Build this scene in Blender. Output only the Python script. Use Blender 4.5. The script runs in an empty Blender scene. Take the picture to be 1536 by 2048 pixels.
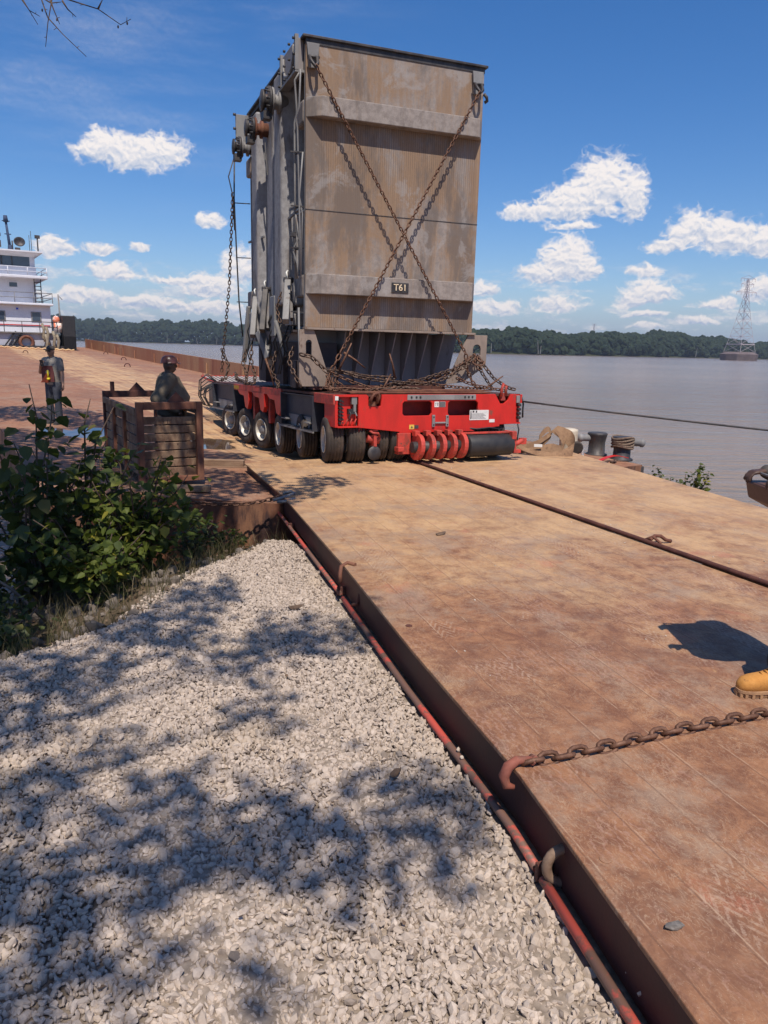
import bpy, bmesh, math, random
import numpy as np
from mathutils import Vector, Matrix, noise as mnoise
from mathutils.geometry import tessellate_polygon
R = math.radians
S = bpy.context.scene
COL = S.collection
random.seed(7)
rng = np.random.default_rng(7)

# ------------------------------------------------------------------ camera
HC = 2.05
cam = bpy.data.objects.new('camera', bpy.data.cameras.new('camera'))
COL.objects.link(cam); S.camera = cam
pt, rl = math.atan(330.3/1500), math.atan(.026)
F = Vector((0, math.cos(pt), -math.sin(pt)))
r0 = Vector((1, 0, 0)); u0 = Vector((0, math.sin(pt), math.cos(pt)))
RV = r0*math.cos(rl)+u0*math.sin(rl); UV = u0*math.cos(rl)-r0*math.sin(rl)
cam.matrix_world = Matrix(((RV.x, UV.x, -F.x, 0), (RV.y, UV.y, -F.y, 0), (RV.z, UV.z, -F.z, HC), (0, 0, 0, 1)))
cam.data.lens = 1500/2048*36; cam.data.sensor_width = 36; cam.data.sensor_fit = 'AUTO'
cam.data.clip_start = .05; cam.data.clip_end = 9000

# ------------------------------------------------------------------ light
SUN_AZ, SUN_EL = R(180-12), R(60)          # azimuth measured from +Y clockwise
sd = Vector((math.sin(SUN_AZ)*math.cos(SUN_EL), math.cos(SUN_AZ)*math.cos(SUN_EL), math.sin(SUN_EL)))
sun = bpy.data.objects.new('sun', bpy.data.lights.new('sun', 'SUN'))
COL.objects.link(sun)
sun.data.energy = 4.6; sun.data.angle = R(.53); sun.data.color = (1, .92, .82)
sun.rotation_mode = 'QUATERNION'; sun.rotation_quaternion = sd.to_track_quat('Z', 'Y')
S.view_settings.view_transform = 'Standard'; S.view_settings.look = 'None'
S.view_settings.exposure = 0.12; S.view_settings.gamma = 1
S.render.engine = 'CYCLES'

class G:
    """small node-graph writer"""
    def __init__(s, nt): s.nt = nt; nt.nodes.clear()
    def put(s, sock, v):
        if isinstance(v, bpy.types.NodeSocket): s.nt.links.new(v, sock)
        elif v is not None:
            try: sock.default_value = v
            except Exception:
                sock.default_value = (*v, 1) if hasattr(v, '__len__') else (v, v, v)
    def n(s, t, props=None, **ins):
        nd = s.nt.nodes.new(t)
        for k, v in (props or {}).items(): setattr(nd, k, v)
        for k, v in ins.items():
            key = k.replace('_', ' ')
            if key.startswith('i') and key[1:].isdigit(): s.put(nd.inputs[int(key[1:])], v)
            else: s.put(nd.inputs[key], v)
        return nd
    def m(s, op, a, b=None, c=None, clamp=False):
        nd = s.nt.nodes.new('ShaderNodeMath'); nd.operation = op; nd.use_clamp = clamp
        for i, v in enumerate((a, b, c)):
            if v is not None: s.put(nd.inputs[i], v)
        return nd.outputs[0]
    def vm(s, op, a, b=None):
        nd = s.nt.nodes.new('ShaderNodeVectorMath'); nd.operation = op
        s.put(nd.inputs[0], a)
        if b is not None: s.put(nd.inputs[1], b)
        return nd.outputs[0]
    def noise(s, vec, scale, detail=4, rough=.55, dist=0.):
        nd = s.n('ShaderNodeTexNoise', Scale=scale, Detail=detail, Roughness=rough, Distortion=dist)
        s.put(nd.inputs['Vector'], vec); return nd.outputs['Fac']
    def ramp(s, f, lo, hi):
        nd = s.n('ShaderNodeMapRange', {'interpolation_type': 'SMOOTHSTEP'}, i1=lo, i2=hi)
        s.put(nd.inputs[0], f); return nd.outputs[0]
    def mix(s, f, a, b, mode='MIX'):
        nd = s.nt.nodes.new('ShaderNodeMix'); nd.data_type = 'RGBA'; nd.blend_type = mode
        s.put(nd.inputs[0], f)
        for i, v in ((6, a), (7, b)):
            if isinstance(v, bpy.types.NodeSocket): s.nt.links.new(v, nd.inputs[i])
            else: nd.inputs[i].default_value = (*v, 1)
        return nd.outputs[2]
    def scale(s, vec, x, y, z): return s.vm('MULTIPLY', vec, (x, y, z))

# ------------------------------------------------------------------ sky and clouds
W = bpy.data.worlds.new('World'); S.world = W; W.use_nodes = True
g = G(W.node_tree)
sky = g.n('ShaderNodeTexSky', {'sky_type': 'NISHITA', 'sun_disc': False, 'sun_elevation': SUN_EL,
          'sun_rotation': SUN_AZ, 'air_density': 1.0, 'dust_density': .6, 'ozone_density': 3.0})
hs = g.n('ShaderNodeHueSaturation', Hue=.5, Saturation=1.33, Value=1.0, Color=sky.outputs[0])
skyc = g.mix(1.0, hs.outputs[0], (.88, .90, 1.06), 'MULTIPLY')
gen = g.n('ShaderNodeTexCoord').outputs['Generated']
sep = g.n('ShaderNodeSeparateXYZ', Vector=gen)
az = g.m('ARCTAN2', sep.outputs[0], sep.outputs[1]); el = g.m('ARCSINE', sep.outputs[2])
P = g.n('ShaderNodeCombineXYZ', X=az, Y=g.m('MULTIPLY', el, 1.35)).outputs[0]
wn = g.n('ShaderNodeTexNoise', Scale=30., Detail=3., Roughness=.6); g.put(wn.inputs['Vector'], P)
wsep = g.n('ShaderNodeSeparateXYZ', Vector=wn.outputs['Color'])
azw = g.m('MULTIPLY_ADD', g.m('SUBTRACT', wsep.outputs[0], .5), .022, az)
elw = g.m('MULTIPLY_ADD', g.m('SUBTRACT', wsep.outputs[1], .5), .016, el)
CL = [(-.318,.213,.046,.022),(-.345,.217,.03,.022),(-.281,.219,.032,.018),(-.228,.145,.018,.01),
 (.256,.195,.041,.034),(.225,.175,.045,.024),(.17,.165,.036,.011),(.225,.150,.03,.006),(.29,.185,.02,.03),
 (.362,.143,.027,.024),(.401,.136,.039,.022),(.44,.129,.031,.018),(.339,.126,.028,.009),
 (.218,.113,.029,.03),(.192,.094,.031,.014),(.24,.102,.023,.018),(.316,.098,.022,.009),
 (.321,.074,.03,.016),(.296,.062,.02,.009),(.318,.047,.024,.005),(.319,.034,.022,.004),
 (.214,.06,.03,.012),(.118,.075,.018,.01),(.132,.054,.04,.010),(.379,.041,.024,.006),
 (.401,.061,.022,.008),(.445,.075,.026,.016),(-.403,.104,.02,.012),(-.356,.106,.018,.007),
 (-.308,.109,.013,.005),(-.335,.082,.034,.011),(-.227,.069,.036,.016),(-.189,.095,.023,.021),
 (-.266,.074,.03,.006),(-.38,.052,.045,.010),(-.3,.046,.053,.009),(-.232,.042,.055,.010)]
vmax = None; dacc = None; ws = None
for (a, e, ra, re) in CL:
    dx = g.m('MULTIPLY', g.m('SUBTRACT', azw, a), 1/(ra*1.12))
    dy = g.m('SUBTRACT', elw, e-re*.25)
    dn = g.m('MAXIMUM', g.m('MULTIPLY', dy, 1/(re*1.22)), g.m('MULTIPLY', dy, -1/(re*.75)))
    v = g.m('SUBTRACT', 1, g.m('SQRT', g.m('MULTIPLY_ADD', dx, dx, g.m('MULTIPLY', dn, dn))))
    w = g.m('MAXIMUM', v, 0); t = g.m('MULTIPLY', w, g.m('MULTIPLY', dy, 1/re))
    vmax = v if vmax is None else g.m('MAXIMUM', vmax, v)
    dacc = t if dacc is None else g.m('ADD', dacc, t)
    ws = w if ws is None else g.m('ADD', ws, w)
def billow(v, sc):
    return g.m('SUBTRACT', 1, g.m('ABSOLUTE', g.m('MULTIPLY_ADD', g.noise(v, sc, 2.5, .5), 4, -2)))
def puff(v):
    return g.m('MULTIPLY_ADD', billow(v, 34.), .42, g.m('MULTIPLY_ADD', billow(g.vm('ADD', v, (5, 3, 1)), 85.), .22, g.m('MULTIPLY', g.noise(v, 190., 3, .6), .18)))
PW = g.n('ShaderNodeCombineXYZ', X=azw, Y=g.m('MULTIPLY', elw, 1.25)).outputs[0]
fb = puff(PW); fb2 = puff(g.vm('ADD', PW, (.0010, .0045, 0)))
d1 = g.m('MULTIPLY_ADD', g.m('SUBTRACT', fb, .5), 1.25, g.m('ADD', vmax, .02))
lowb = g.m('MULTIPLY', g.ramp(el, .005, .03), g.ramp(el, .12, .05))
lown = g.noise(g.scale(P, 1, 2.6, 1), 16., 6, .6)
d2 = g.m('MULTIPLY', g.m('SUBTRACT', lown, .50), g.m('MULTIPLY', lowb, 2.8))
cn = g.noise(g.vm('ADD', g.scale(P, 1.6, 7, 1), (3.1, 0, 0)), 2.2, 6, .6)
cirrus = g.m('MULTIPLY', g.m('MULTIPLY', g.ramp(cn, .42, .8), .2), g.m('MULTIPLY', g.ramp(el, .1, .3), g.ramp(az, .1, -.25)))
den = g.m('MAXIMUM', g.ramp(d1, -.08, .48), g.m('MULTIPLY', g.ramp(d2, .0, .32), .62))
lit = g.m('ADD', g.m('MULTIPLY', g.m('SUBTRACT', fb, fb2), 2.2), g.m('MULTIPLY_ADD', g.m('DIVIDE', dacc, g.m('ADD', ws, .12)), .75, .62), clamp=True)
cc = g.mix(lit, (.47, .57, .76), (1.03, .97, .95))
hz = g.ramp(el, .09, .0)
skyh = g.mix(g.m('MULTIPLY', hz, .55), skyc, (2.7, 3.9, 6.2))
bg1 = g.n('ShaderNodeBackground', Color=skyh, Strength=.108)
bg2 = g.n('ShaderNodeBackground', Color=cc, Strength=.86)
mxs = g.n('ShaderNodeMixShader', i0=g.m('MAXIMUM', den, cirrus), i1=bg1.outputs[0], i2=bg2.outputs[0])
g.n('ShaderNodeOutputWorld', Surface=mxs.outputs[0])

# ------------------------------------------------------------------ object helpers
def tag(o, label=None, cat=None, group=None, kind=None):
    if label: o['label'] = label
    if cat: o['category'] = cat
    if group: o['group'] = group
    if kind: o['kind'] = kind
    return o
def thing(name, label, cat, loc=(0, 0, 0), rot=(0, 0, 0), group=None):
    o = bpy.data.objects.new(name, None); COL.objects.link(o)
    o.location = loc; o.rotation_euler = rot; o.empty_display_size = .1
    return tag(o, label, cat, group)
def rm(axis, ang): return Matrix.Rotation(ang, 3, axis)
class MB:
    def __init__(s): s.v = []; s.f = []; s.sm = []
    def add(s, vs, fs, smooth=False):
        o = len(s.v); s.v += [tuple(p) for p in vs]
        for f in fs: s.f.append(tuple(i+o for i in f)); s.sm.append(smooth)
        return s
    def box(s, c, d, rot=None, taper=1.):
        hx, hy, hz = d[0]/2, d[1]/2, d[2]/2; c = Vector(c); vs = []
        for z, k in ((-hz, 1), (hz, taper)):
            for x, y in ((-hx, -hy), (hx, -hy), (hx, hy), (-hx, hy)):
                p = Vector((x*k, y*k, z)); vs.append(c+(rot@p if rot else p))
        return s.add(vs, [(3,2,1,0),(4,5,6,7),(0,1,5,4),(1,2,6,5),(2,3,7,6),(3,0,4,7)])
    def bx(s, x0, x1, y0, y1, z0, z1): return s.box(((x0+x1)/2, (y0+y1)/2, (z0+z1)/2), (x1-x0, y1-y0, z1-z0))
    def bar(s, p, q, w, h=None):
        p, q = Vector(p), Vector(q); d = q-p; L = d.length
        rot = d.to_track_quat('Z', 'Y').to_matrix()
        return s.box((p+q)/2, (w, h or w, L), rot)
    def rings(s, rs, smooth=True, caps=True, closed=False):
        n = len(rs[0]); vs = [p for r in rs for p in r]; fs = []
        m = len(rs)
        for i in range(m if closed else m-1):
            a, b = i*n, ((i+1) % m)*n
            for j in range(n): fs.append((a+j, a+(j+1) % n, b+(j+1) % n, b+j))
        s.add(vs, fs, smooth)
        if caps and not closed:
            o = len(s.v)-n*m
            s.f.append(tuple(o+j for j in range(n-1, -1, -1))); s.sm.append(False)
            s.f.append(tuple(o+(m-1)*n+j for j in range(n))); s.sm.append(False)
        return s
    def tube(s, pts, r, n=8, closed=False, caps=True, smooth=True):
        pts = [Vector(p) for p in pts]; m = len(pts); rs = []; up = None
        for i, p in enumerate(pts):
            a = pts[(i-1) % m] if (closed or i) else p; b = pts[(i+1) % m] if (closed or i < m-1) else p
            t = (b-a).normalized()
            if up is None: up = Vector((0, 0, 1)) if abs(t.z) < .9 else Vector((1, 0, 0))
            x = t.cross(up)
            if x.length < 1e-5: x = t.orthogonal()
            x.normalize(); y = x.cross(t); up = y
            rr = r[i] if hasattr(r, '__len__') else r
            rs.append([p+x*math.cos(2*math.pi*k/n)*rr+y*math.sin(2*math.pi*k/n)*rr for k in range(n)])
        return s.rings(rs, smooth, caps, closed)
    def cyl(s, p, q, r, r2=None, n=16, smooth=True): return s.tube([p, q], [r, r if r2 is None else r2], n, smooth=smooth)
    def lathe(s, prof, c=(0,0,0), axis=(0,0,1), n=20, smooth=True, caps=True):
        rot = Vector(axis).to_track_quat('Z', 'Y').to_matrix(); c = Vector(c)
        rs = [[c+rot@Vector((r*math.cos(2*math.pi*k/n), r*math.sin(2*math.pi*k/n), z)) for k in range(n)] for r, z in prof]
        return s.rings(rs, smooth, caps)
    def ell(s, c, rad, n=14, m=9, rot=None):
        c = Vector(c); rs = []
        for i in range(m+1):
            t = -math.pi/2+math.pi*(i+.001)/(m+.002)
            rs.append([c+(lambda p: rot@p if rot else p)(Vector((rad[0]*math.cos(t)*math.cos(2*math.pi*k/n), rad[1]*math.cos(t)*math.sin(2*math.pi*k/n), rad[2]*math.sin(t)))) for k in range(n)])
        return s.rings(rs)
    def prism(s, poly, fn, t, holes=()):
        """poly (2D) with holes, fn(x,y,d)->3D, thickness t"""
        loops = [list(poly)]+[list(h) for h in holes]
        tris = tessellate_polygon([[Vector((x, y, 0)) for x, y in l] for l in loops])
        flat = [p for l in loops for p in l]; n = len(flat)
        vs = [fn(x, y, 0) for x, y in flat]+[fn(x, y, t) for x, y in flat]
        fs = [tuple(f) for f in tris]+[tuple(i+n for i in f[::-1]) for f in tris]
        o = 0
        for l in loops:
            k = len(l)
            for i in range(k): fs.append((o+i, o+(i+1) % k, o+(i+1) % k+n, o+i+n))
            o += k
        return s.add(vs, fs)
    def split(s, name, mat, parent=None, bevel=0):
        """every loose piece becomes a part of its own"""
        root = list(range(len(s.v)))
        def fd(a):
            while root[a] != a: root[a] = root[root[a]]; a = root[a]
            return a
        for f in s.f:
            for i in f[1:]: root[fd(i)] = fd(f[0])
        grp = {}
        for f, sm_ in zip(s.f, s.sm): grp.setdefault(fd(f[0]), []).append((f, sm_))
        for fs in grp.values():
            idx = {}; m_ = MB()
            for f, sm_ in fs:
                m_.f.append(tuple(idx.setdefault(i, len(idx)) for i in f)); m_.sm.append(sm_)
            inv = sorted(idx, key=idx.get); m_.v = [s.v[i] for i in inv]
            o = m_.build(name, mat, parent, bevel)
        return o
    def build(s, name, mat, parent=None, bevel=0, loc=None, rot=None):
        me = bpy.data.meshes.new(name); me.from_pydata(s.v, [], s.f)
        me.polygons.foreach_set('use_smooth', s.sm)
        bm = bmesh.new(); bm.from_mesh(me); bmesh.ops.recalc_face_normals(bm, faces=bm.faces); bm.to_mesh(me); bm.free()
        if mat: me.materials.append(mat)
        o = bpy.data.objects.new(name, me); COL.objects.link(o)
        if parent: o.parent = parent
        if loc: o.location = loc
        if rot: o.rotation_euler = rot
        if bevel:
            b = o.modifiers.new('bevel', 'BEVEL'); b.width = bevel; b.segments = 2; b.limit_method = 'ANGLE'; b.angle_limit = R(40)
        return o
def npmesh(name, V, Fc, mat, smooth=False):
    me = bpy.data.meshes.new(name); V = np.asarray(V, 'f4').reshape(-1, 3); Fc = np.asarray(Fc, 'i4'); k = Fc.shape[1]
    me.vertices.add(len(V)); me.vertices.foreach_set('co', V.ravel())
    me.loops.add(Fc.size); me.loops.foreach_set('vertex_index', Fc.ravel())
    me.polygons.add(len(Fc)); me.polygons.foreach_set('loop_start', np.arange(0, Fc.size, k, dtype='i4'))
    me.polygons.foreach_set('use_smooth', np.full(len(Fc), smooth))
    me.update(calc_edges=True); me.validate()
    me.materials.append(mat)
    o = bpy.data.objects.new(name, me); COL.objects.link(o); return o
def copy_tree(o, parent=None, **tags):
    c = o.copy(); COL.objects.link(c)
    if parent: c.parent = parent
    for ch in list(o.children): copy_tree(ch, c)
    for k, v in tags.items(): c[k] = v
    return c

# ------------------------------------------------------------------ materials
def new_mat(name):
    m = bpy.data.materials.new(name); m.use_nodes = True; g = G(m.node_tree)
    co = g.n('ShaderNodeTexCoord').outputs['Object']
    return m, g, co
def finish(m, g, col, rough=.8, bump=None, bstr=.3, bdist=.01, metal=0, spec=.5, **kw):
    b = g.n('ShaderNodeBsdfPrincipled', Roughness=rough, Metallic=metal)
    g.put(b.inputs['Base Color'], col if isinstance(col, bpy.types.NodeSocket) else (*col, 1))
    b.inputs['Specular IOR Level'].default_value = spec
    for k, v in kw.items(): g.put(b.inputs[k.replace('_', ' ')], v)
    if bump is not None:
        bp = g.n('ShaderNodeBump', Strength=bstr, Distance=bdist, Height=bump); g.put(b.inputs['Normal'], bp.outputs[0])
    g.n('ShaderNodeOutputMaterial', Surface=b.outputs[0]); return m
def wear(name, c1, c2, c3=None, sc=3., stretch=(1,1,1), lo=.4, hi=.62, fine=30., rough=.75, metal=0, bstr=.25, bdist=.004, lo3=.6, hi3=.68, spec=.4):
    """two colours by patchy noise, third one as stains, fine grain over it"""
    m, g, co = new_mat(name); v = g.scale(co, *stretch)
    a = g.noise(v, sc, 6, .65, .3); f = g.noise(co, fine, 4, .6)
    col = g.mix(g.ramp(a, lo, hi), c1, c2)
    if c3: col = g.mix(g.ramp(g.noise(g.vm('ADD', v, (7.3, 2.1, 4.4)), sc*1.7, 6, .7), lo3, hi3), col, c3)
    col = g.mix(g.m('MULTIPLY', g.m('ABSOLUTE', g.m('SUBTRACT', f, .5)), 1.6), col, tuple(x*.45 for x in c1))
    return finish(m, g, col, rough, g.m('ADD', a, f), bstr, bdist, metal, spec)
M = {}
M['red'] = wear('red_paint', (.62,.026,.018), (.47,.024,.016), (.22,.075,.05), 4, (1,1,.4), .35, .7, 60, .42, lo3=.60, hi3=.70)
M['red2'] = wear('faded_red_paint', (.56,.06,.04), (.3,.05,.035), (.16,.07,.045), 5, (1,1,1), .4, .62, 50, .6, lo3=.58, hi3=.66)
M['rust'] = wear('rusty_steel', (.13,.048,.03), (.21,.09,.05), (.07,.03,.022), 4, (1,1,.5), .4, .62, 40, .8)
M['rustdark'] = wear('dark_rusty_steel', (.075,.026,.02), (.12,.045,.03), (.04,.02,.016), 4, (1,1,.5), .4, .62, 40, .75)
M['chain'] = wear('rusty_chain', (.12,.055,.032), (.20,.10,.06), (.06,.035,.025), 14, (1,1,1), .4, .62, 90, .6, metal=.25)
M['chaind'] = wear('dark_chain', (.07,.045,.035), (.15,.09,.06), (.04,.03,.028), 14, (1,1,1), .4, .62, 90, .5, metal=.4)
M['dsteel'] = wear('dark_steel', (.045,.042,.045), (.09,.08,.075), (.10,.05,.035), 5, (1,1,.5), .4, .62, 40, .55, metal=.3)
M['gsteel'] = wear('grey_painted_steel', (.20,.19,.185), (.27,.26,.25), (.13,.10,.085), 3, (1,1,.35), .4, .62, 50, .6)
M['box'] = wear('dark_grey_box_paint', (.03,.032,.045), (.05,.05,.06), None, 3, (1,1,1), .4, .62, 50, .5)
M['tyre'] = wear('dusty_tyre_rubber', (.045,.035,.03), (.10,.07,.05), (.16,.11,.075), 6, (1,1,1), .4, .7, 60, .85)
M['rim'] = wear('wheel_rim_paint', (.62,.58,.5), (.45,.4,.34), (.2,.13,.09), 9, (1,1,1), .45, .7, 60, .5, metal=.2)
M['black'] = wear('black_rubber', (.022,.022,.024), (.035,.033,.033), None, 6, (1,1,1), .4, .6, 50, .55)
M['wood'] = wear('weathered_timber', (.20,.12,.075), (.30,.20,.13), (.09,.05,.035), 5, (.25,.25,3), .4, .6, 50, .85)
M['white'] = wear('white_paint', (.72,.72,.75), (.62,.62,.66), (.45,.40,.38), .6, (1,1,.3), .4, .7, 10, .5, lo3=.66, hi3=.8)
M['sign'] = wear('white_label', (.75,.74,.70), (.6,.6,.57), (.35,.33,.32), 12, (1,1,1), .45, .7, 60, .5)
# ---- special materials
def line_mask(g, coord, period, width, off=0.):
    """1 on thin lines every `period`"""
    f = g.m('FRACT', g.m('MULTIPLY', g.m('SUBTRACT', coord, off-period*50), 1/period))
    d = g.m('MULTIPLY', g.m('MINIMUM', f, g.m('SUBTRACT', 1, f)), period)
    return g.ramp(d, width, width*.2)
def deck_material(name, yaw, c0, period, sand_near, sand_far, barge=False):
    m, g, co = new_mat(name)
    s = g.n('ShaderNodeSeparateXYZ', Vector=co); ca, sa = math.cos(R(yaw)), math.sin(R(yaw))
    cr = g.m('MULTIPLY_ADD', s.outputs[0], ca, g.m('MULTIPLY', s.outputs[1], sa))
    al = g.m('MULTIPLY_ADD', s.outputs[1], ca, g.m('MULTIPLY', s.outputs[0], -sa))
    lv = g.n('ShaderNodeCombineXYZ', X=cr, Y=al).outputs[0]
    n1 = g.noise(g.scale(lv, 1, .75, 1), 1.0, 10, .76, .3); n2 = g.noise(lv, 5, 9, .78, .5); n3 = g.noise(co, 45, 5, .7); n4 = g.noise(co, 170, 3, .6)
    n5 = g.noise(g.vm('ADD', lv, (9, 4, 0)), .55, 5, .6)
    col = g.mix(g.ramp(n2, .36, .64), *(((.24, .105, .058), (.36, .175, .095)) if barge else ((.185, .080, .042), (.335, .160, .080))))
    col = g.mix(g.m('MULTIPLY', g.ramp(n5, .45, .65), .45), col, (.15, .075, .05))
    sandf = g.m('ADD', g.m('MULTIPLY', g.ramp(g.m('ADD', s.outputs[1], g.m('MULTIPLY', n1, 5)), sand_near, sand_far), .62), g.m('MULTIPLY_ADD', n1, 1.3, g.m('MULTIPLY_ADD', n2, .8, -1.08)))
    if barge:
        sandf = g.m('MULTIPLY_ADD', g.m('MULTIPLY', g.ramp(cr, 4., 6.), g.ramp(cr, 14., 8.)), 1.1, g.m('MULTIPLY_ADD', n1, 2.6, g.m('MULTIPLY_ADD', n2, .9, -2.25)))
        # tracks of tyres along the deck
        tr = g.noise(g.scale(lv, 3, .05, 1), 2.2, 4, .6)
        sandf = g.m('ADD', sandf, g.m('MULTIPLY', g.m('SUBTRACT', tr, .5), 1.7))
    col = g.mix(g.ramp(sandf, .1, .9), col, (.56, .35, .175))
    grey = g.noise(g.vm('ADD', g.scale(lv, 1, .85, 1), (3, 8, 1)), 1.5, 10, .78)
    col = g.mix(g.m('MULTIPLY', g.ramp(grey, .48, .64), .62), col, (.33, .235, .165))
    pr = g.noise(g.vm('ADD', lv, (1.4, 1.2, 5)), 1.3, 6, .65)
    col = g.mix(g.m('MULTIPLY', g.ramp(pr, .6, .72), g.ramp(n3, .3, .7)), col, (.43, .15, .085) if not barge else (.34, .15, .09))
    # sandy spills
    sp = g.noise(g.vm('ADD', g.scale(lv, 1, .6, 1), (5.7, 3.3, 2)), 2.1, 5, .62)
    col = g.mix(g.ramp(sp, .69, .75), col, (.62, .38, .17))
    # worn tyre prints, a chevron-like lug pattern in patches
    if not barge:
        wv = g.n('ShaderNodeTexWave', {'bands_direction': 'X'}, Scale=7., Distortion=9., Detail=3., Detail_Scale=1.6)
        g.put(wv.inputs['Vector'], g.vm('ADD', lv, (0, 2, 0)))
        pm = g.m('MULTIPLY', g.ramp(g.noise(g.scale(lv, 1, .7, 1), 1.9, 3, .5), .5, .62), g.ramp(wv.outputs['Fac'], .66, .9))
        col = g.mix(g.m('MULTIPLY', g.m('MULTIPLY', pm, .55), g.ramp(n3, .35, .6)), col, (.40, .235, .17))
    sw = g.noise(g.scale(lv, 2.2, 1, 1), 7., 5, .6, 2.2); sc_ = g.ramp(g.m('ABSOLUTE', g.m('SUBTRACT', sw, .5)), .028, .006)
    col = g.mix(g.m('MULTIPLY', g.m('MULTIPLY', sc_, g.ramp(n1, .38, .6)), .4), col, (.50, .36, .24))
    col = g.mix(g.m('MULTIPLY', g.ramp(g.noise(g.scale(lv, 1, 1, 1), 11., 6, .75), .58, .72), .4), col, (.10, .052, .035))
    if not barge:
        tri = lambda a, p: g.m('ABSOLUTE', g.m('SUBTRACT', g.m('FRACT', g.m('MULTIPLY', a, 1/p)), .5))
        zz = g.m('FRACT', g.m('MULTIPLY_ADD', al, 13., g.m('MULTIPLY', tri(cr, .13), 3.2)))
        lug = g.m('MULTIPLY', g.ramp(zz, .18, .3), g.ramp(zz, .72, .6)); band = g.ramp(tri(cr, .71), .2, .26)
        pmk = g.m('MULTIPLY', band, g.ramp(g.noise(g.vm('ADD', lv, (6, 1, 4)), .95, 6, .72), .5, .6))
        col = g.mix(g.m('MULTIPLY', g.m('MULTIPLY', pmk, lug), g.m('MULTIPLY', g.ramp(n3, .4, .6), .5)), col, (.50, .36, .26))
        fleck = g.noise(g.vm('ADD', co, (8, 8, 8)), 30, 8, .8); col = g.mix(g.m('MULTIPLY', g.ramp(fleck, .60, .66), .5), col, (.50, .33, .20)); col = g.mix(g.m('MULTIPLY', g.ramp(fleck, .36, .30), .5), col, (.07, .035, .025))
    # plate seams: weld beads with pale dust
    crn = g.m('MULTIPLY_ADD', g.noise(co, 6, 3), .012, cr)
    ln = line_mask(g, crn, period, .006, c0); ln2 = line_mask(g, g.m('ADD', crn, .012), period, .007, c0)
    brk = g.ramp(g.noise(g.vm('ADD', co, (3, 3, 3)), 3.5, 5, .7), .46, .6)
    col = g.mix(g.m('MULTIPLY', ln2, g.m('MULTIPLY', g.ramp(n2, .38, .6), .5)), col, (.08, .038, .025))
    col = g.mix(g.m('MULTIPLY', g.m('MULTIPLY', ln, brk), .6), col, (.48, .33, .22))
    col = g.mix(g.ramp(n4, .33, .27), col, (.6, .46, .34)) if not barge else col
    col = g.mix(g.m('MULTIPLY', g.m('ABSOLUTE', g.m('SUBTRACT', n3, .5)), 1.1), col, (.09, .04, .025))
    h = g.m('ADD', g.m('MULTIPLY', n2, .5), g.m('MULTIPLY_ADD', ln, .5, g.m('MULTIPLY', n3, .5)))
    rough = g.m('MULTIPLY_ADD', n2, .3, .5)
    if barge:
        pn = g.noise(g.vm('ADD', co, (0, .6, 0)), .9, 3, .5)
        dx = g.m('MULTIPLY', g.m('SUBTRACT', s.outputs[0], -4.15), .9); dy = g.m('MULTIPLY', g.m('SUBTRACT', s.outputs[1], 17.2), .55)
        rr = g.m('ADD', g.m('SQRT', g.m('MULTIPLY_ADD', dx, dx, g.m('MULTIPLY', dy, dy))), g.m('MULTIPLY', g.m('SUBTRACT', pn, .5), 2.2))
        dx2 = g.m('SUBTRACT', s.outputs[0], -6.7); dy2 = g.m('MULTIPLY', g.m('SUBTRACT', s.outputs[1], 16.6), .8)
        r2 = g.m('ADD', g.m('SQRT', g.m('MULTIPLY_ADD', dx2, dx2, g.m('MULTIPLY', dy2, dy2))), g.m('MULTIPLY', g.m('SUBTRACT', pn, .5), 2.2))
        wet = g.ramp(g.m('MINIMUM', rr, r2), .75, .55)
        col = g.mix(g.m('MULTIPLY', wet, .8), col, (.035, .028, .025))
        rough = g.m('MULTIPLY_ADD', g.m('SUBTRACT', 1, wet), .72, .03)
        h = g.m('MULTIPLY', h, g.m('SUBTRACT', 1, wet))
    return finish(m, g, col, rough, h, .35, .006, 0, .35)
M['ramp'] = deck_material('rusty_ramp_plate', 17.4, 1.67, .30, 4.5, 12.5)
M['deck'] = deck_material('rusty_barge_deck', 31, 1.2, 1.25, 0, 1, True)
M['hull'] = wear('rusty_hull', (.17,.065,.035), (.25,.12,.065), (.06,.03,.025), 1.6, (1,1,.22), .4, .64, 25, .75, lo3=.52, hi3=.66)
M['coam'] = wear('rusty_coaming', (.30,.12,.065), (.38,.21,.11), (.22,.075,.045), .5, (1,1,.15), .38, .64, 8, .8, lo3=.56, hi3=.7)
M['web'] = wear('ramp_side_steel', (.085,.024,.02), (.05,.02,.019), (.12,.035,.025), 1.5, (1,1,.6), .4, .64, 40, .6)
# rail with what is left of its red paint
m, g, co = new_mat('worn_red_rail'); s = g.n('ShaderNodeSeparateXYZ', Vector=co)
a = g.noise(g.n('ShaderNodeCombineXYZ', X=s.outputs[1]).outputs[0], 1.3, 3, .6); b = g.noise(co, 22, 4, .6)
col = g.mix(g.ramp(g.m('MULTIPLY_ADD', b, .3, a), .63, .69), (.17,.09,.065), (.50,.08,.055))
M['rail'] = finish(m, g, col, .6, b, .3, .003)
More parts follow.
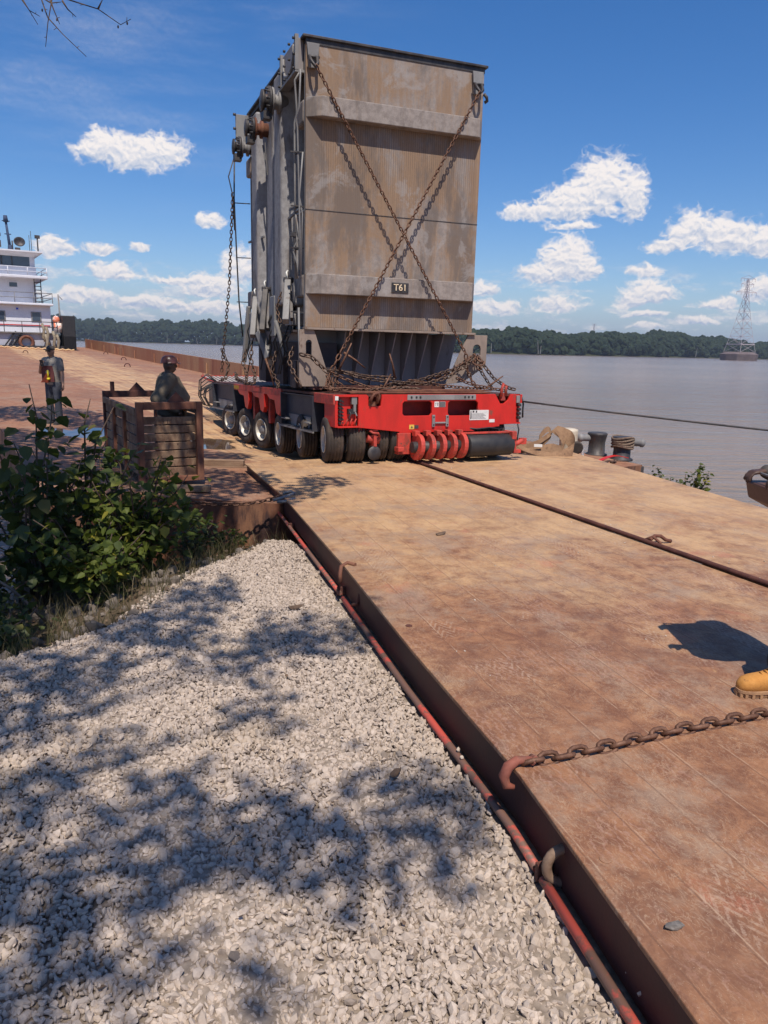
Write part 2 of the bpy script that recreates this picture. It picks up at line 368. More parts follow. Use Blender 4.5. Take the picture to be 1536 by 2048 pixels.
# gravel
m, g, co = new_mat('crushed_limestone')
geo = g.n('ShaderNodeNewGeometry'); rnd = geo.outputs['Random Per Island']
f = g.noise(co, 60, 4, .65); big = g.noise(co, .9, 4, .6)
col = g.mix(rnd, (.40,.325,.262), (.56,.465,.385))
col = g.mix(g.ramp(rnd, .9, .97), col, (.25,.20,.165)); col = g.mix(g.m('MULTIPLY', g.ramp(f, .35, .7), .35), col, (.30,.235,.18))
col = g.mix(g.m('MULTIPLY', g.ramp(big, .5, .7), .3), col, (.42,.32,.21))
M['stone'] = finish(m, g, col, .9, f, .35, .004, 0, .2)
m, g, co = new_mat('ground_soil'); s = g.n('ShaderNodeSeparateXYZ', Vector=co)
a = g.noise(co, 1.5, 8, .7); b = g.noise(co, 25, 5, .7); v = g.n('ShaderNodeTexVoronoi', Scale=26.); g.put(v.inputs['Vector'], co)
grav = g.mix(v.outputs['Distance'], (.38,.31,.25), (.17,.135,.105))
soil = g.mix(g.ramp(a, .4, .6), (.085,.06,.042), (.15,.11,.075)); soil = g.mix(g.m('MULTIPLY', b, .5), soil, (.05,.045,.025))
far = g.ramp(s.outputs[1], 60, 120)
col = g.mix(g.ramp(g.m('MULTIPLY_ADD', g.m('SUBTRACT', a, .5), .12, s.outputs[2]), -.47, -.42), soil, grav)
col = g.mix(far, col, (.045,.05,.02))
M['ground'] = finish(m, g, col, .95, b, .5, .02, 0, .1)
# river
m, g, co = new_mat('muddy_river_water')
w1 = g.noise(g.scale(co, .3, 1., 1), 1.0, 5, .6, .5); w2 = g.noise(g.scale(co, .05, .16, 1), 1.0, 4, .6); w3 = g.noise(g.scale(co, .006, .03, 1), 1., 4, .6)
col = g.mix(g.ramp(w3, .35, .65), (.19,.135,.095), (.25,.185,.135))
M['water'] = finish(m, g, col, .17, g.m('ADD', w1, g.m('MULTIPLY', w2, 2.6)), 1.0, .42, 0, .5, IOR=1.33)
# tower skin
def tower_mat(name, brown, flute):
    m, g, co = new_mat(name); s = g.n('ShaderNodeSeparateXYZ', Vector=co); z = s.outputs[2]
    st = g.noise(g.scale(co, 1, 1, .09), 5.0, 7, .7); st2 = g.noise(g.scale(co, 1, 1, .03), 16, 5, .7)
    bl = g.noise(g.scale(co, 1, 1, .55), 1.0, 6, .7, .8); gr = g.noise(co, 38, 6, .75); mid = g.noise(co, 9, 6, .7)
    f1 = g.m('ADD', g.m('MULTIPLY_ADD', bl, 1.6, g.m('MULTIPLY', st, 1.1)), g.m('MULTIPLY_ADD', mid, .5, -1.35+brown))
    base = g.mix(g.ramp(mid, .35, .65), (.235,.20,.18) if brown > -.3 else (.26,.25,.255), (.34,.295,.265) if brown > -.3 else (.36,.35,.35))
    col = g.mix(g.m('MULTIPLY', g.ramp(f1, .12, .5), .85), base, (.275,.17,.098))
    col = g.mix(g.m('MULTIPLY', g.ramp(st2, .5, .72), .55 if brown > 0 else .3), col, (.37,.25,.155))
    dk = g.noise(g.vm('ADD', g.scale(co, 1, 1, .3), (4, 9, 2)), 1.7, 6, .7)
    col = g.mix(g.m('MULTIPLY', g.ramp(dk, .49, .63), .7), col, (.135,.112,.10))
    pg = g.noise(g.vm('ADD', g.scale(co, 1, 1, .8), (2, 5, 7)), 1.3, 7, .68, .6)
    col = g.mix(g.m('MULTIPLY', g.ramp(pg, .55, .62), .5), col, (.36,.335,.32))
    h = g.m('MULTIPLY', gr, .4)
    if flute:
        wn = g.m('MULTIPLY_ADD', g.noise(g.scale(co, 1, 1, .05), 40, 2), .012, s.outputs[0])
        ln = line_mask(g, wn, .042, .014)
        z1 = g.m('MULTIPLY', g.ramp(z, 4.2, 5.3), g.ramp(z, 5.88, 5.85)); z2 = g.m('MULTIPLY', g.ramp(z, 2.2, 2.3), g.ramp(z, 2.95, 2.92))
        zz = g.m('MULTIPLY', g.m('ADD', z1, z2, clamp=True), g.m('MULTIPLY', g.ramp(s.outputs[0], .22, .3), g.ramp(s.outputs[0], 3.35, 3.28)))
        col = g.mix(g.m('MULTIPLY', g.m('MULTIPLY', ln, zz), g.m('MULTIPLY', g.ramp(mid, .3, .6), .5)), col, (.12,.085,.065))
        h = g.m('SUBTRACT', h, g.m('MULTIPLY', g.m('MULTIPLY', ln, zz), .6))
    col = g.mix(g.m('MULTIPLY', g.m('ABSOLUTE', g.m('SUBTRACT', gr, .5)), 1.5), col, (.12,.085,.065))
    return finish(m, g, col, .8, h, .4, .006, 0, .3)
M['tfront'] = tower_mat('weathered_front_plate', .12, True)
M['tbeam'] = tower_mat('weathered_beam', -.18, False)
M['tside'] = tower_mat('weathered_side_plate', -.55, False)
M['skirt'] = wear('skirt_paint', (.24,.215,.21), (.29,.26,.25), (.15,.12,.11), 2, (1,1,.3), .4, .64, 50, .6)
M['gus'] = wear('gusset_paint', (.30,.23,.185), (.24,.185,.15), (.16,.10,.07), 4, (1,1,.5), .4, .64, 50, .7)

# ------------------------------------------------------------------ ground, river, far bank
XB = [(-5, -5.2), (3, -4.3), (5.12, -2.79), (5.86, -2.34), (6.36, -1.99), (7.03, -1.94), (7.9, -1.78), (9.28, -1.19), (30, -1.1)]
def xb(y): return np.interp(y, [a for a, _ in XB], [b for _, b in XB])
BANK = [(-3000, 1750), (-900, 1450), (-480, 1250), (-260, 1150), (-50, 900), (64, 640), (127, 650), (322, 850), (462, 950), (900, 1050), (3000, 1400)]
def bank(x): return np.interp(x, [a for a, _ in BANK], [b for _, b in BANK])
def sm(t): t = np.clip(t, 0, 1); return t*t*(3-2*t)
def gz(x, y):
    x = np.asarray(x, float); y = np.asarray(y, float)
    d = np.maximum(0, (xb(y)-x)*.8)
    z = -.36-.34*np.maximum(0, d-.05)**.95
    z = z-.42*sm((y-8.9)/1.3)
    z = np.where(x > xb(y)+.0, z-.14*sm((x-(1.9-.3*y))/.35), z)
    z = np.maximum(z, -1.05-.45*sm((y-6)/3))
    z = z-.25*np.maximum(0, y-9.8)
    z = np.where((y < 4) & (x < -6), np.maximum(z, -.8), z)
    z = z+.03*np.sin(x*2.1+1.3*np.sin(y*1.7))*np.clip(d*3, .25, 1)
    z = np.maximum(z, -4.)
    b = bank(x); fb = -4+5.2*sm((y-b+15)/30)
    return np.where(y > 300, fb, z)
def axis_coords(fine0, fine1, step, lo, hi, grow=1.25):
    a = list(np.arange(fine0, fine1, step)); d = step; x = a[-1]
    while x < hi: d *= grow; x += d; a.append(min(x, hi))
    d = step; x = a[0]; b = []
    while x > lo: d *= grow; x -= d; b.append(max(x, lo))
    return np.array(b[::-1]+a)
gx = axis_coords(-7, 3, .12, -3000, 3000, 1.18)
gy = np.unique(np.concatenate([axis_coords(0, 11, .12, -800, 280, 1.2), np.linspace(560, 1500, 95), [2000, 3000]]))
XX, YY = np.meshgrid(gx, gy); ZZ = gz(XX, YY)
nx, ny = len(gx), len(gy); idx = np.arange(nx*ny).reshape(ny, nx)
fc = np.stack([idx[:-1, :-1], idx[:-1, 1:], idx[1:, 1:], idx[1:, :-1]], -1).reshape(-1, 4)
tag(npmesh('ground', np.stack([XX, YY, ZZ], -1), fc, M['ground'], True), kind='structure')
wt = MB().add([(-3000, 2, -1.3), (3000, 2, -1.3), (3000, 1900, -1.3), (-3000, 1900, -1.3)], [(0, 1, 2, 3)]).build('water', M['water'])
tag(wt, kind='structure')

# ------------------------------------------------------------------ barge
def bs(x, y): return .857*x+.515*y
def bu(x, y): return -.515*x+.857*y
def bz(x, y):
    return -.3+.03*(13.3-bs(x, y))+.0231*(bu(x, y)-14.75)-.3*math.exp(-(((x+3.4)/3)**2+((y-18.5)/4.5)**2))
def fromsu(s_, u_): # barge axes to ground plan
    return (.857*s_-.515*u_, .515*s_+.857*u_)
barge = thing('barge', 'long rust-brown deck barge the red trailer stands on, reaching back to the white towboat', 'barge')
V = []; ns, nu = 60, 150; s0, s1 = 1.18, 13.5
for j in range(nu+1):
    t = j/nu
    for i in range(ns+1):
        s_ = s0+(s1-s0)*i/ns
        # near end: left part lies flat to the picture, right part square to the axis
        xk, yk = -1.45, 10.33
        u_near = np.interp(s_, [1.18, bs(xk, yk), 13.5], [bu(-4.85, 10.3), bu(xk, yk), 11.3])
        u_ = u_near+(81-u_near)*(t**1.9)
        x, y = fromsu(s_, u_); V.append((x, y, bz(x, y)))
idx = np.arange((nu+1)*(ns+1)).reshape(nu+1, ns+1)
fc = np.stack([idx[:-1, :-1], idx[:-1, 1:], idx[1:, 1:], idx[1:, :-1]], -1).reshape(-1, 4)
dk = npmesh('deck', V, fc, M['deck'], True); dk.parent = barge
mb = MB()
ringi = list(idx[0, :])+list(idx[1:, -1])+list(idx[-1, :-1][::-1])+list(idx[1:-1, 0][::-1])
top = [Vector(V[i]) for i in ringi]; cen = Vector(fromsu(7, 40)+(0,)) 
out = []
for p in top:
    out.append(p+Vector((0, 0, .004)))
r1 = [p+Vector((0, 0, -.03)) for p in top]; r2 = [Vector((p.x, p.y, -2.2)) for p in top]
mb.rings([out, r1, r2], smooth=False, caps=False)
mb.build('hull', M['hull'], barge)
# raised coaming along the right side
mb = MB(); uA, uB = 34., 80.; n = 24
def wallpt(u_, ds, z): x, y = fromsu(13.3+ds, u_); return (x, y, bz(x, y)+z)
ra = []
for i in range(n+1):
    u_ = uA+(uB-uA)*i/n; h = .85
    ra.append([wallpt(u_, 0, -.02), wallpt(u_, 0, h), wallpt(u_, .1, h), wallpt(u_, .1, -.02)])
mb.rings(ra, smooth=False)
for i in range(n+1):
    u_ = uA+(uB-uA)*i/n
    if i % 3 == 1: mb.box(Vector(wallpt(u_, -.06, .3)), (.06, .12, .6), rm('Z', R(31)))
for u_, w_ in ((63.5, 1.1), (66.5, .8), (49, .4)): mb.box(Vector(wallpt(u_, -.03, .3)), (.05, w_, .62), rm('Z', R(31)))
mb.build('coaming', M['coam'], barge)
def ringm():
    return MB().tube([(-.16, 0, -.02), (-.15, 0, .1), (-.08, 0, .18), (.04, 0, .2), (.13, 0, .14), (.16, 0, .05), (.16, 0, -.02)], .028, 7)
for x, y in ((-30.5, 64), (-25.6, 54.), (-22.8, 61.8), (-18.4, 53.2), (-15.2, 44.5)):
    ringm().build('lashing_ring', M['rustdark'], barge, loc=(x, y, bz(x, y)), rot=(0, 0, R(20)))
def bitt(name, x, y, pin, yaw):
    z = bz(x, y); e = MB()
    e.lathe([(.26, -.02), (.26, .02), (.2, .05), (.19, .3), (.225, .47), (.235, .5), (.22, .53)], (x, y, z), n=20)
    o = e.build(name, M['dsteel'], barge)
    d = Vector((math.cos(R(yaw)), math.sin(R(yaw)), 0)); c = Vector((x, y, z+.4))
    p_ = MB().lathe([(.08, 0), (.08, .28), (.1, .3), (.1, .36), (.05, .4)], c+d*.1, d, 12).build('side_pin', M['gsteel'], o)
bitt('mooring_bitt', 5.07, 17.98, 1, 188)
bitt('mooring_bitt', 5.50, 17.39, 1, -8)
# sun-bleached fender timber on the near right corner of the hull
mb = MB(); mb.bx(-.06, .06, -.06, .06, -1.3, .0)
c1 = fromsu(13.5, 11.35); mb.build('corner_post', M['dsteel'], barge, bevel=.02, loc=(c1[0], c1[1], bz(*c1)-.03), rot=(0, 0, R(31)))

# ------------------------------------------------------------------ steel ramp, two plates side by side
LE = [(-2.47, 13.01), (-1.41, 10.2), (-.37, 6.89), (.22, 4.88), (.70, 3.37), (1.03, 1.96), (1.22, .6)]
SM = [(.17, 14.5), (.79, 13.04), (3.53, 6.58), (6.06, .6)]
RE = [(7.69, .6), (5.2, 10.47), (3.88, 15.7), (3.7, 16.4)]
def plate_obj(name, poly, label):
    o = thing(name, label, 'ramp')
    mb = MB(); mb.prism(poly, lambda x, y, d: (x, y, -d), .028)
    mb.build('top_plate', M['ramp'], o, bevel=.006)
    return o
left = LE+[(SM[3][0]-.045, .6), (SM[2][0]-.045, 6.58), (SM[1][0]-.045, 13.04), (SM[0][0]-.045, 14.5)]
rampL = plate_obj('loading_ramp', left, 'wide rusty steel ramp plate with red rail along its edge beside the gravel')
right = [(x+.045, y) for x, y in SM]+RE
rampR = plate_obj('loading_ramp', right, 'sandy steel ramp plate on the river side, beyond the dark seam bar')
def inset(poly, d):
    out = []
    for i, p in enumerate(poly):
        a = Vector(poly[max(i-1, 0)]); b = Vector(poly[min(i+1, len(poly)-1)]); t = (b-a).normalized(); nn = Vector((-t.y, t.x))
        out.append((p[0]+nn.x*d, p[1]+nn.y*d))
    return out
web = inset(LE, .045); mb = MB(); wi = inset(LE, .085)
hb = [-.13, -.30, -.32, -.32, -.32, -.32, -.32]
mb.rings([[(a[0], a[1], -.028), (b[0], b[1], -.028), (b[0], b[1], h), (a[0], a[1], h)] for a, b, h in zip(web, wi, hb)], smooth=False)
mb.build('side_web', M['web'], rampL)
# under-side beams, seen only in the gap
mb = MB()
for x0, y0, x1, y1 in ((.6, 9, 2.6, 2.2), (1.6, 10, 4, 2.2)): mb.bar((x0, y0, -.18), (x1, y1, -.18), .12, .28)
mb.build('under_beam', M['web'], rampL)
wr = inset(RE, .03); wr2 = inset(RE, .1)
MB().rings([[(a[0], a[1], -.028), (b[0], b[1], -.028), (b[0], b[1], -.3), (a[0], a[1], -.3)] for a, b in zip(wr, wr2)], smooth=False).build('side_web', M['web'], rampR)
rp = inset(LE, -.02); zz_ = [None, -.29, -.30, -.30, -.30, -.30, -.30]
def lerp2(a, b, t): return (a[0]+(b[0]-a[0])*t, a[1]+(b[1]-a[1])*t)
mb = MB(); mb.tube([(*lerp2(rp[0], rp[1], .45), -.19), (*lerp2(rp[0], rp[1], .98), -.285), (*lerp2(rp[1], rp[2], .5), -.295), (*lerp2(rp[2], rp[3], -.03), -.30)], .022, 10)
mb.build('edge_rail', M['rail'], rampL)
mb = MB(); mb.tube([(*lerp2(rp[2], rp[3], .03), -.31), (*lerp2(rp[3], rp[4], .0), -.30), (*rp[4], -.30), (*lerp2(rp[4], rp[5], .22), -.30)], .023, 10)
mb.build('edge_rail', M['rail'], rampL)
mb = MB(); mb.tube([(*lerp2(rp[4], rp[5], .27), -.305), (*rp[5], -.30), (*lerp2(rp[5], rp[6], .6), -.30)], .023, 10)
mb.build('edge_rail', M['rail'], rampL)
for a, b, t in ((0, 1, .9), (1, 2, .18), (1, 2, .97), (4, 5, .24)):
    p = lerp2(rp[a], rp[b], t); MB().box((p[0]+.02, p[1], -.29), (.08, .03, .09), rm('Z', R(17))).build('rail_bracket', M['rustdark'], rampL, bevel=.004)
# bolt holes and lugs
def cshape(c, rad, r, yaw, a0=40, a1=320, tilt=90):
    rot = rm('Z', R(yaw))@rm('X', R(tilt)); pts = []
    for i in range(13):
        t = R(a0+(a1-a0)*i/12); pts.append(Vector(c)+rot@Vector((rad*math.cos(t), rad*math.sin(t), 0)))
    return MB().tube(pts, r, 8)
cshape((.86, 2.97, -.215), .088, .024, 8, 70, 290, 90).build('lifting_lug', wear('bare_lug_steel', (.20,.125,.085), (.27,.18,.12), None, 9, rough=.6), rampL)
e = MB(); e.tube([(-.26, 6.88, .012), (-.34, 6.94, .012), (-.395, 6.86, -.005), (-.40, 6.80, -.06), (-.395, 6.78, -.14)], .02, 8)
e.build('lifting_lug', M['rust'], rampL); e = MB(); e.tube([(-.17, 6.52, -.10), (-.20, 6.50, -.16), (-.22, 6.49, -.24), (-.27, 6.56, -.28)], .017, 8); e.build('lifting_lug', M['rust'], rampL)
for x, y in ((.955, 2.73), (.21, 5.34)):
    MB().lathe([(.026, 0), (.026, .004)], (x, y, 0), n=16).build('drain_hole', M['ramp'] if y < 3 else M['rustdark'], rampL)
# dark bar lying in the seam
bar = MB(); bar.tube([(-.02+.17+.04, 14.4, .02), (.79, 13.04, .022), (2.1, 9.95, .024), (3.53, 6.58, .022), (6.0, .75, .02)], .026, 10)
tag(bar.build('seam_bar', M['rustdark']), 'long dark steel bar lying in the seam between the two ramp plates', 'steel bar')
e = MB(); e.tube([(2.93, 8.0, .05), (3.0, 8.06, .085), (3.08, 8.1, .075), (3.13, 8.07, .04), (3.2, 8.1, .02)], .02, 8); e.tube([(2.9, 8.1, .02), (2.97, 8.02, .085), (3.04, 7.96, .02)], .018, 8)
tag(e.build('steel_hook', M['rust']), 'small rusty hook caught over the dark bar in the seam', 'hook')
# ------------------------------------------------------------------ red multi-wheel trailer
TR = thing('transport_trailer', 'long red multi-axle transport trailer under the tall steel tower', 'trailer', (-.90, 12.88, 0), (R(-1.5), 0, R(26)))
ZT = 1.23
# front face with its two slots
outer = [(.47,1.23),(.47,.66),(1.28,.565),(1.28,.545),(1.89,.545),(2.86,.54),(2.86,.57),(3.42,.62),(3.42,.655),(3.78,.66),(3.78,1.23),(3.66,1.23),(3.60,1.12),(3.50,1.05),(3.42,1.05),(3.36,1.14),(3.30,1.23),
         (.92,1.23),(.90,1.03),(.66,1.03),(.66,1.20),(.62,1.23)]
def rrect(x0, x1, y0, y1, r=.04):
    return [(x0+r,y0),(x1-r,y0),(x1,y0+r),(x1,y1-r),(x1-r,y1),(x0+r,y1),(x0,y1-r),(x0,y0+r)]
fp = lambda x, y, d: (x, d, y)
MB().prism(outer, fp, .05, [rrect(1.33,1.93,.85,1.11), rrect(2.27,2.92,.84,1.11)]).build('front_panel', M['red'], TR, bevel=.006)
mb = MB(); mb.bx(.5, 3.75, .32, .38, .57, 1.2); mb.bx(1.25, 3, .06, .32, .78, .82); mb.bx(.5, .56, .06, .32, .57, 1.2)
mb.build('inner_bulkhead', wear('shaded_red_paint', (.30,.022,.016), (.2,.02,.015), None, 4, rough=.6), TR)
# left end bay with valves and couplings
mb = MB(); mb.bx(.03, .08, .0, .5, .67, 1.23); mb.bx(.08, .47, .10, .14, .66, 1.23); mb.bx(.08, .47, .0, .10, .66, .69); mb.bx(.08, .47, .0, .1, 1.19, 1.23)
mb.build('valve_bay', M['red'], TR, bevel=.004)
mb = MB()
for k in range(7): mb.cyl((.14, .1, .74+.065*k), (.14, .02, .74+.065*k), .022, n=10); mb.cyl((.19, .1, .76+.06*k), (.17, -.02, .75+.06*k), .014, n=8)
mb.tube([(.3,.06,.98),(.33,.0,.9),(.28,-.02,.84),(.33,.02,.78)], .014, 6); mb.box((.35,.06,.94), (.12,.08,.09))
mb.split('hydraulic_coupling', M['black'], TR)
mb = MB(); mb.box((.40,.05,1.13), (.10,.07,.14)); mb.box((.41,.04,1.0), (.05,.05,.13)); mb.cyl((.42,.03,.93), (.44,.0,.86), .015, n=8); mb.build('control_box', M['gsteel'], TR, bevel=.006)
mb = MB()
for k in range(4): mb.tube([(.16+.08*k,.1,.68),(.16+.08*k,.02,.72),(.17+.08*k,.0,.78),(.2+.08*k,.03,.81)], .013, 6)
mb.split('valve_lever', M['red2'], TR)
mb = MB(); mb.box((.06,-.004,1.17), (.06,.006,.07)); mb.build('reflector_plate', M['sign'], TR)
# right end bay
mb = MB(); mb.bx(3.78, 3.90, .04, .08, .66, 1.22); mb.bx(3.88, 3.92, .0, 8.8, 1.06, 1.22); mb.bx(3.78, 3.90, .0, .05, .66, .69)
mb.build('valve_bay', M['red'], TR)
mb = MB(); mb.box((3.83,.02,1.13), (.08,.05,.14)); mb.build('control_box', M['gsteel'], TR, bevel=.005)
mb = MB()
for z in (.78,.86,.94,1.02): mb.cyl((3.85,.05,z), (3.85,-.04,z), .03, n=10)
mb.tube([(3.9,.02,1.2),(3.95,.0,1.05),(3.93,-.02,.9),(3.95,0,.78)], .018, 7); mb.tube([(3.84,.0,.66),(3.86,-.02,.55),(3.85,-.01,.42),(3.82,-.04,.34)], .014, 6)
mb.split('hydraulic_coupling', M['black'], TR)
# bolted plate, stickers, small ladder
mb = MB(); mb.bx(1.42, 2.86, -.012, .0, 1.13, 1.225); mb.build('bolted_plate', M['gsteel'], TR, bevel=.003)
mb = MB()
for x in (1.50,1.60,1.68, 2.62,2.70,2.78): mb.cyl((x,-.013,1.18), (x,-.02,1.18), .02, n=10)
mb.split('bolt_hole', M['black'], TR)
mb = MB(); mb.bx(2.74, 3.16, -.005, 0, .75, .935); mb.build('data_label', M['sign'], TR)
mb = MB()
for k in range(6): mb.bx(2.76, 3.10-.03*(k % 3), -.0075, -.005, .775+.018*k, .779+.018*k)
mb.bx(2.755, 2.775, -.0075, -.005, .77, .92); mb.bx(2.80, 2.84, -.0075, -.005, .89, .925); mb.bx(2.87, 2.9, -.0075, -.005, .885, .925)
mb.build('label_print', M['dsteel'], TR)
mb = MB(); mb.bx(3.18, 3.30, -.005, 0, .70, .76); mb.build('small_label', M['sign'], TR)
mb = MB(); mb.bx(1.98, 2.07, -.005, 0, 1.0, 1.1); mb.build('warning_label', M['sign'], TR)
mb = MB(); mb.bx(2.08, 2.21, -.005, 0, 1.0, 1.1); mb.build('serial_plate', M['gsteel'], TR)
mb = MB()
for x in (2.0, 2.035, 2.05): mb.bx(x, x+.006, -.0075, -.005, 1.02, 1.08)
for k in range(5): mb.bx(2.09, 2.2, -.0075, -.005, 1.012+.017*k, 1.018+.017*k)
mb.build('label_print', M['dsteel'], TR)
mb = MB(); mb.bx(1.47, 1.57, -.005, 0, .61, .69); mb.build('warning_label', wear('yellow_label', (.75,.5,.08), (.6,.4,.1), None, 20), TR)
mb = MB(); mb.add([(1.50,-.0078,.63),(1.54,-.0078,.63),(1.52,-.0078,.675)], [(0,1,2)]); mb.bx(1.575, 1.66, -.005, 0, .62, .68); mb.build('warning_symbol', M['dsteel'], TR)
mb = MB(); mb.bx(1.93, 1.99, -.03, .0, .64, .86); mb.bx(2.22, 2.28, -.03, .0, .64, .85); mb.bx(1.99, 2.22, -.03, -.005, .70, .73); mb.build('coupling_bracket', M['gsteel'], TR, bevel=.008)
mb = MB()
for x in (1.96, 2.25):
    for z in (.68,.82): mb.cyl((x,-.031,z), (x,-.036,z), .014, n=8)
mb.split('bracket_bolt', M['black'], TR)
# lashing hooks in the cut-outs
def hookm(mb, x, z):
    mb.tube([(x-.06,.06,z-.06),(x-.05,-.02,z+.02),(x,-.06,z+.12),(x+.07,-.07,z+.14),(x+.10,-.05,z+.06),(x+.07,-.04,z-.03)], .026, 9)
    mb.box((x,.02,z-.05), (.14,.06,.08))
mb = MB(); hookm(mb, .74, 1.12); mb.tube([(.68,-.04,1.08),(.70,-.07,1.2),(.76,-.07,1.26),(.80,-.05,1.2),(.80,-.03,1.08)], .02, 8); mb.build('lashing_hook', M['rust'], TR)
mb = MB(); mb.tube([(3.43,.0,1.18),(3.42,-.02,1.32),(3.46,-.02,1.42),(3.52,-.02,1.38),(3.53,0,1.2)], .028, 9); mb.box((3.48,.03,1.18), (.1,.06,.14)); mb.build('lashing_hook', M['red2'], TR)
# platform deck
mb = MB(); mb.bx(.03, 3.9, .05, 8.86, 1.19, ZT); mb.build('platform', M['rustdark'], TR)
mb = MB(); mb.bx(1.0, 2.95, .4, 8.7, .62, 1.19)
for b_ in (1.75, 3.1, 4.5, 5.9, 7.4): mb.bx(.25, 3.7, b_-.1, b_+.12, .85, 1.19)
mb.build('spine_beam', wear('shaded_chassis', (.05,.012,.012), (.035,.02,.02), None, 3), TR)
# side rail with the brackets over the wheels
mb = MB(); mb.bx(.0, .06, .0, .95, 1.06, ZT); mb.bx(.0, .06, 2.86, 6.62, 1.09, ZT)
mb.split('side_rail', M['red2'], TR, bevel=.005)
side = lambda x, y, d: (d, x, y)
for b_ in (2.90, 4.05, 5.3):
    MB().prism([(b_,1.09),(b_+.95,1.09),(b_+.75,1.0),(b_+.42,.98),(b_+.30,.72),(b_+.1,.68),(b_,.8)], side, .09).build('rail_bracket', M['red'], TR, bevel=.006)
for b_ in (3.95, 5.15): MB().bx(.1, .22, b_, b_+.13, .45, 1.08).build('suspension_post', M['red2'], TR, bevel=.01)
MB().bx(-.004, 0, 6.15, 6.6, 1.12, 1.2).build('reflector_strip', wear('amber_strip', (.55,.30,.03), (.4,.2,.03), None, 20), TR)
MB().bx(-.004, 0, 4.35, 4.9, 1.12, 1.2).build('reflector_strip', M['red'], TR)
# dark tool boxes
def toolbox(b0, b1, z0, z1):
    mb = MB(); a0, a1 = -.02, .55; t = .03
    mb.bx(a1-t, a1, b0, b1, z0, z1); mb.bx(a0, a1-t, b0, b0+t, z0, z1); mb.bx(a0, a1-t, b1-t, b1, z0, z1); mb.bx(a0, a1-t, b0+t, b1-t, z0, z0+.02); mb.bx(a0+.03, a1-t, b0+t, b1-t, z1-.02, z1)
    o = mb.build('tool_box', M['box'], TR)
    MB().bx(a0+.12, a0+.15, b0+t, b1-t, z0+.02, z1-.02).build('box_liner', M['box'], o)
    l = b1-b0
    MB().prism([(b0+.22*l,z0+.02),(b0+.78*l,z0+.02),(b0+.86*l,z0+.24),(b0+.18*l,z0+.24)], side, -.02).build('step_plate', M['gsteel'], o, loc=(a0+.11, 0, 0))
    mb = MB()
    for p in (b0+.08*l, b0+.8*l): mb.bx(a0-.01, a0+.1, p, p+.3, z0+.13, z0+.15)
    mb.build('step', M['gsteel'], o)
    MB().bx(a0-.01, a0+.02, b0-.02, b1+.02, z0-.03, z0).build('bottom_trim', M['gsteel'], o)
    return o
toolbox(.97, 2.84, .52, 1.17); toolbox(6.64, 8.86, .55, 1.2)
# wheels
def make_wheel():
    mb = MB(); pr = [(.24,-.13),(.31,-.155),(.38,-.15),(.41,-.125)]
    for gx_ in (-.085,-.03,.03,.085):
        pr += [(.42,gx_-.018),(.402,gx_-.012),(.402,gx_+.012),(.42,gx_+.016)]
    pr += [(.41,.125),(.38,.15),(.31,.155),(.24,.13)]
    mb.lathe(pr, (0,0,.42), (1,0,0), 36, caps=False)
    w = mb.build('wheel', M['tyre'], TR)
    r = MB(); r.lathe([(.245,-.15),(.235,-.16),(.222,-.14),(.205,-.02),(.14,.03),(.10,.03),(.01,.03)], (0,0,.42), (1,0,0), 28, caps=False)
    r.lathe([(.245,.15),(.235,.155),(.215,.13),(.20,.05),(.1,.04),(.01,.04)], (0,0,.42), (1,0,0), 28, caps=False)
    for k in range(10):
        t = 2*math.pi*k/10; r.cyl((-.06, .165*math.cos(t), .42+.165*math.sin(t)), (-.085, .165*math.cos(t), .42+.165*math.sin(t)), .012, n=6)
    r.build('rim', M['rim'], w); h_ = MB(); h_.lathe([(.115,-.02),(.11,-.09),(.085,-.13),(.03,-.14)], (0,0,.42), (1,0,0), 16)
    for k in range(10): t = 2*math.pi*(k+.5)/10; h_.cyl((-.02, .19*math.cos(t), .42+.19*math.sin(t)), (-.026, .19*math.cos(t), .42+.19*math.sin(t)), .022, n=8)
    h_.build('hub', M['gsteel'], w)
    return w
w0 = make_wheel(); first = True
LB = [.47, 1.78, 3.12, 4.5, 5.9, 7.35]; DZ = [.0, -.055, -.13, -.15, -.16, -.12]; ST = [-12, -9, -5, 12, 16, 18]
for b_, dz, st in zip(LB, DZ, ST):
    for a_ in (.17, .56, 1.04, 1.38, 2.5, 2.84, 3.2, 3.52):
        w = w0 if first else copy_tree(w0, TR); first = False
        t = R(st); base = .36 if a_ < .8 else 1.2 if a_ < 2 else 2.67 if a_ < 3 else 3.36
        off = a_-base
        w.location = (base+off*math.cos(t), b_+off*math.sin(t), dz); w.rotation_euler = (R(random.uniform(-4, 4)), 0, t)
        w.rotation_euler = (0, 0, t)
mb = MB()
for b_, dz in zip(LB, DZ):
    for a_ in (.36, 1.2, 2.67, 3.36): mb.cyl((a_-.1, b_, .42+dz), (a_+.1, b_, .42+dz), .07, n=8); mb.bar((a_, b_+.1, .45+dz), (a_, b_+.5, .85), .10, .16)
mb.split('axle_link', M['dsteel'], TR)
mb = MB(); mb.lathe([(.02,-.012),(.125,-.012),(.13,0),(.02,.012)], (.79,.02,.20), (0,1,0), 18); mb.build('marker_disc', M['dsteel'], TR)
mb = MB(); mb.cyl((.68,.12,.46), (.92,.12,.42), .075, n=12); mb.box((.8,.1,.42), (.06,.2,.2)); mb.tube([(.7,.05,.6),(.75,0,.56),(.85,-.01,.55),(.9,.04,.5)], .022, 7); mb.box((.78,.06,.60), (.16,.06,.03)); mb.build('air_reservoir', M['red2'], TR)
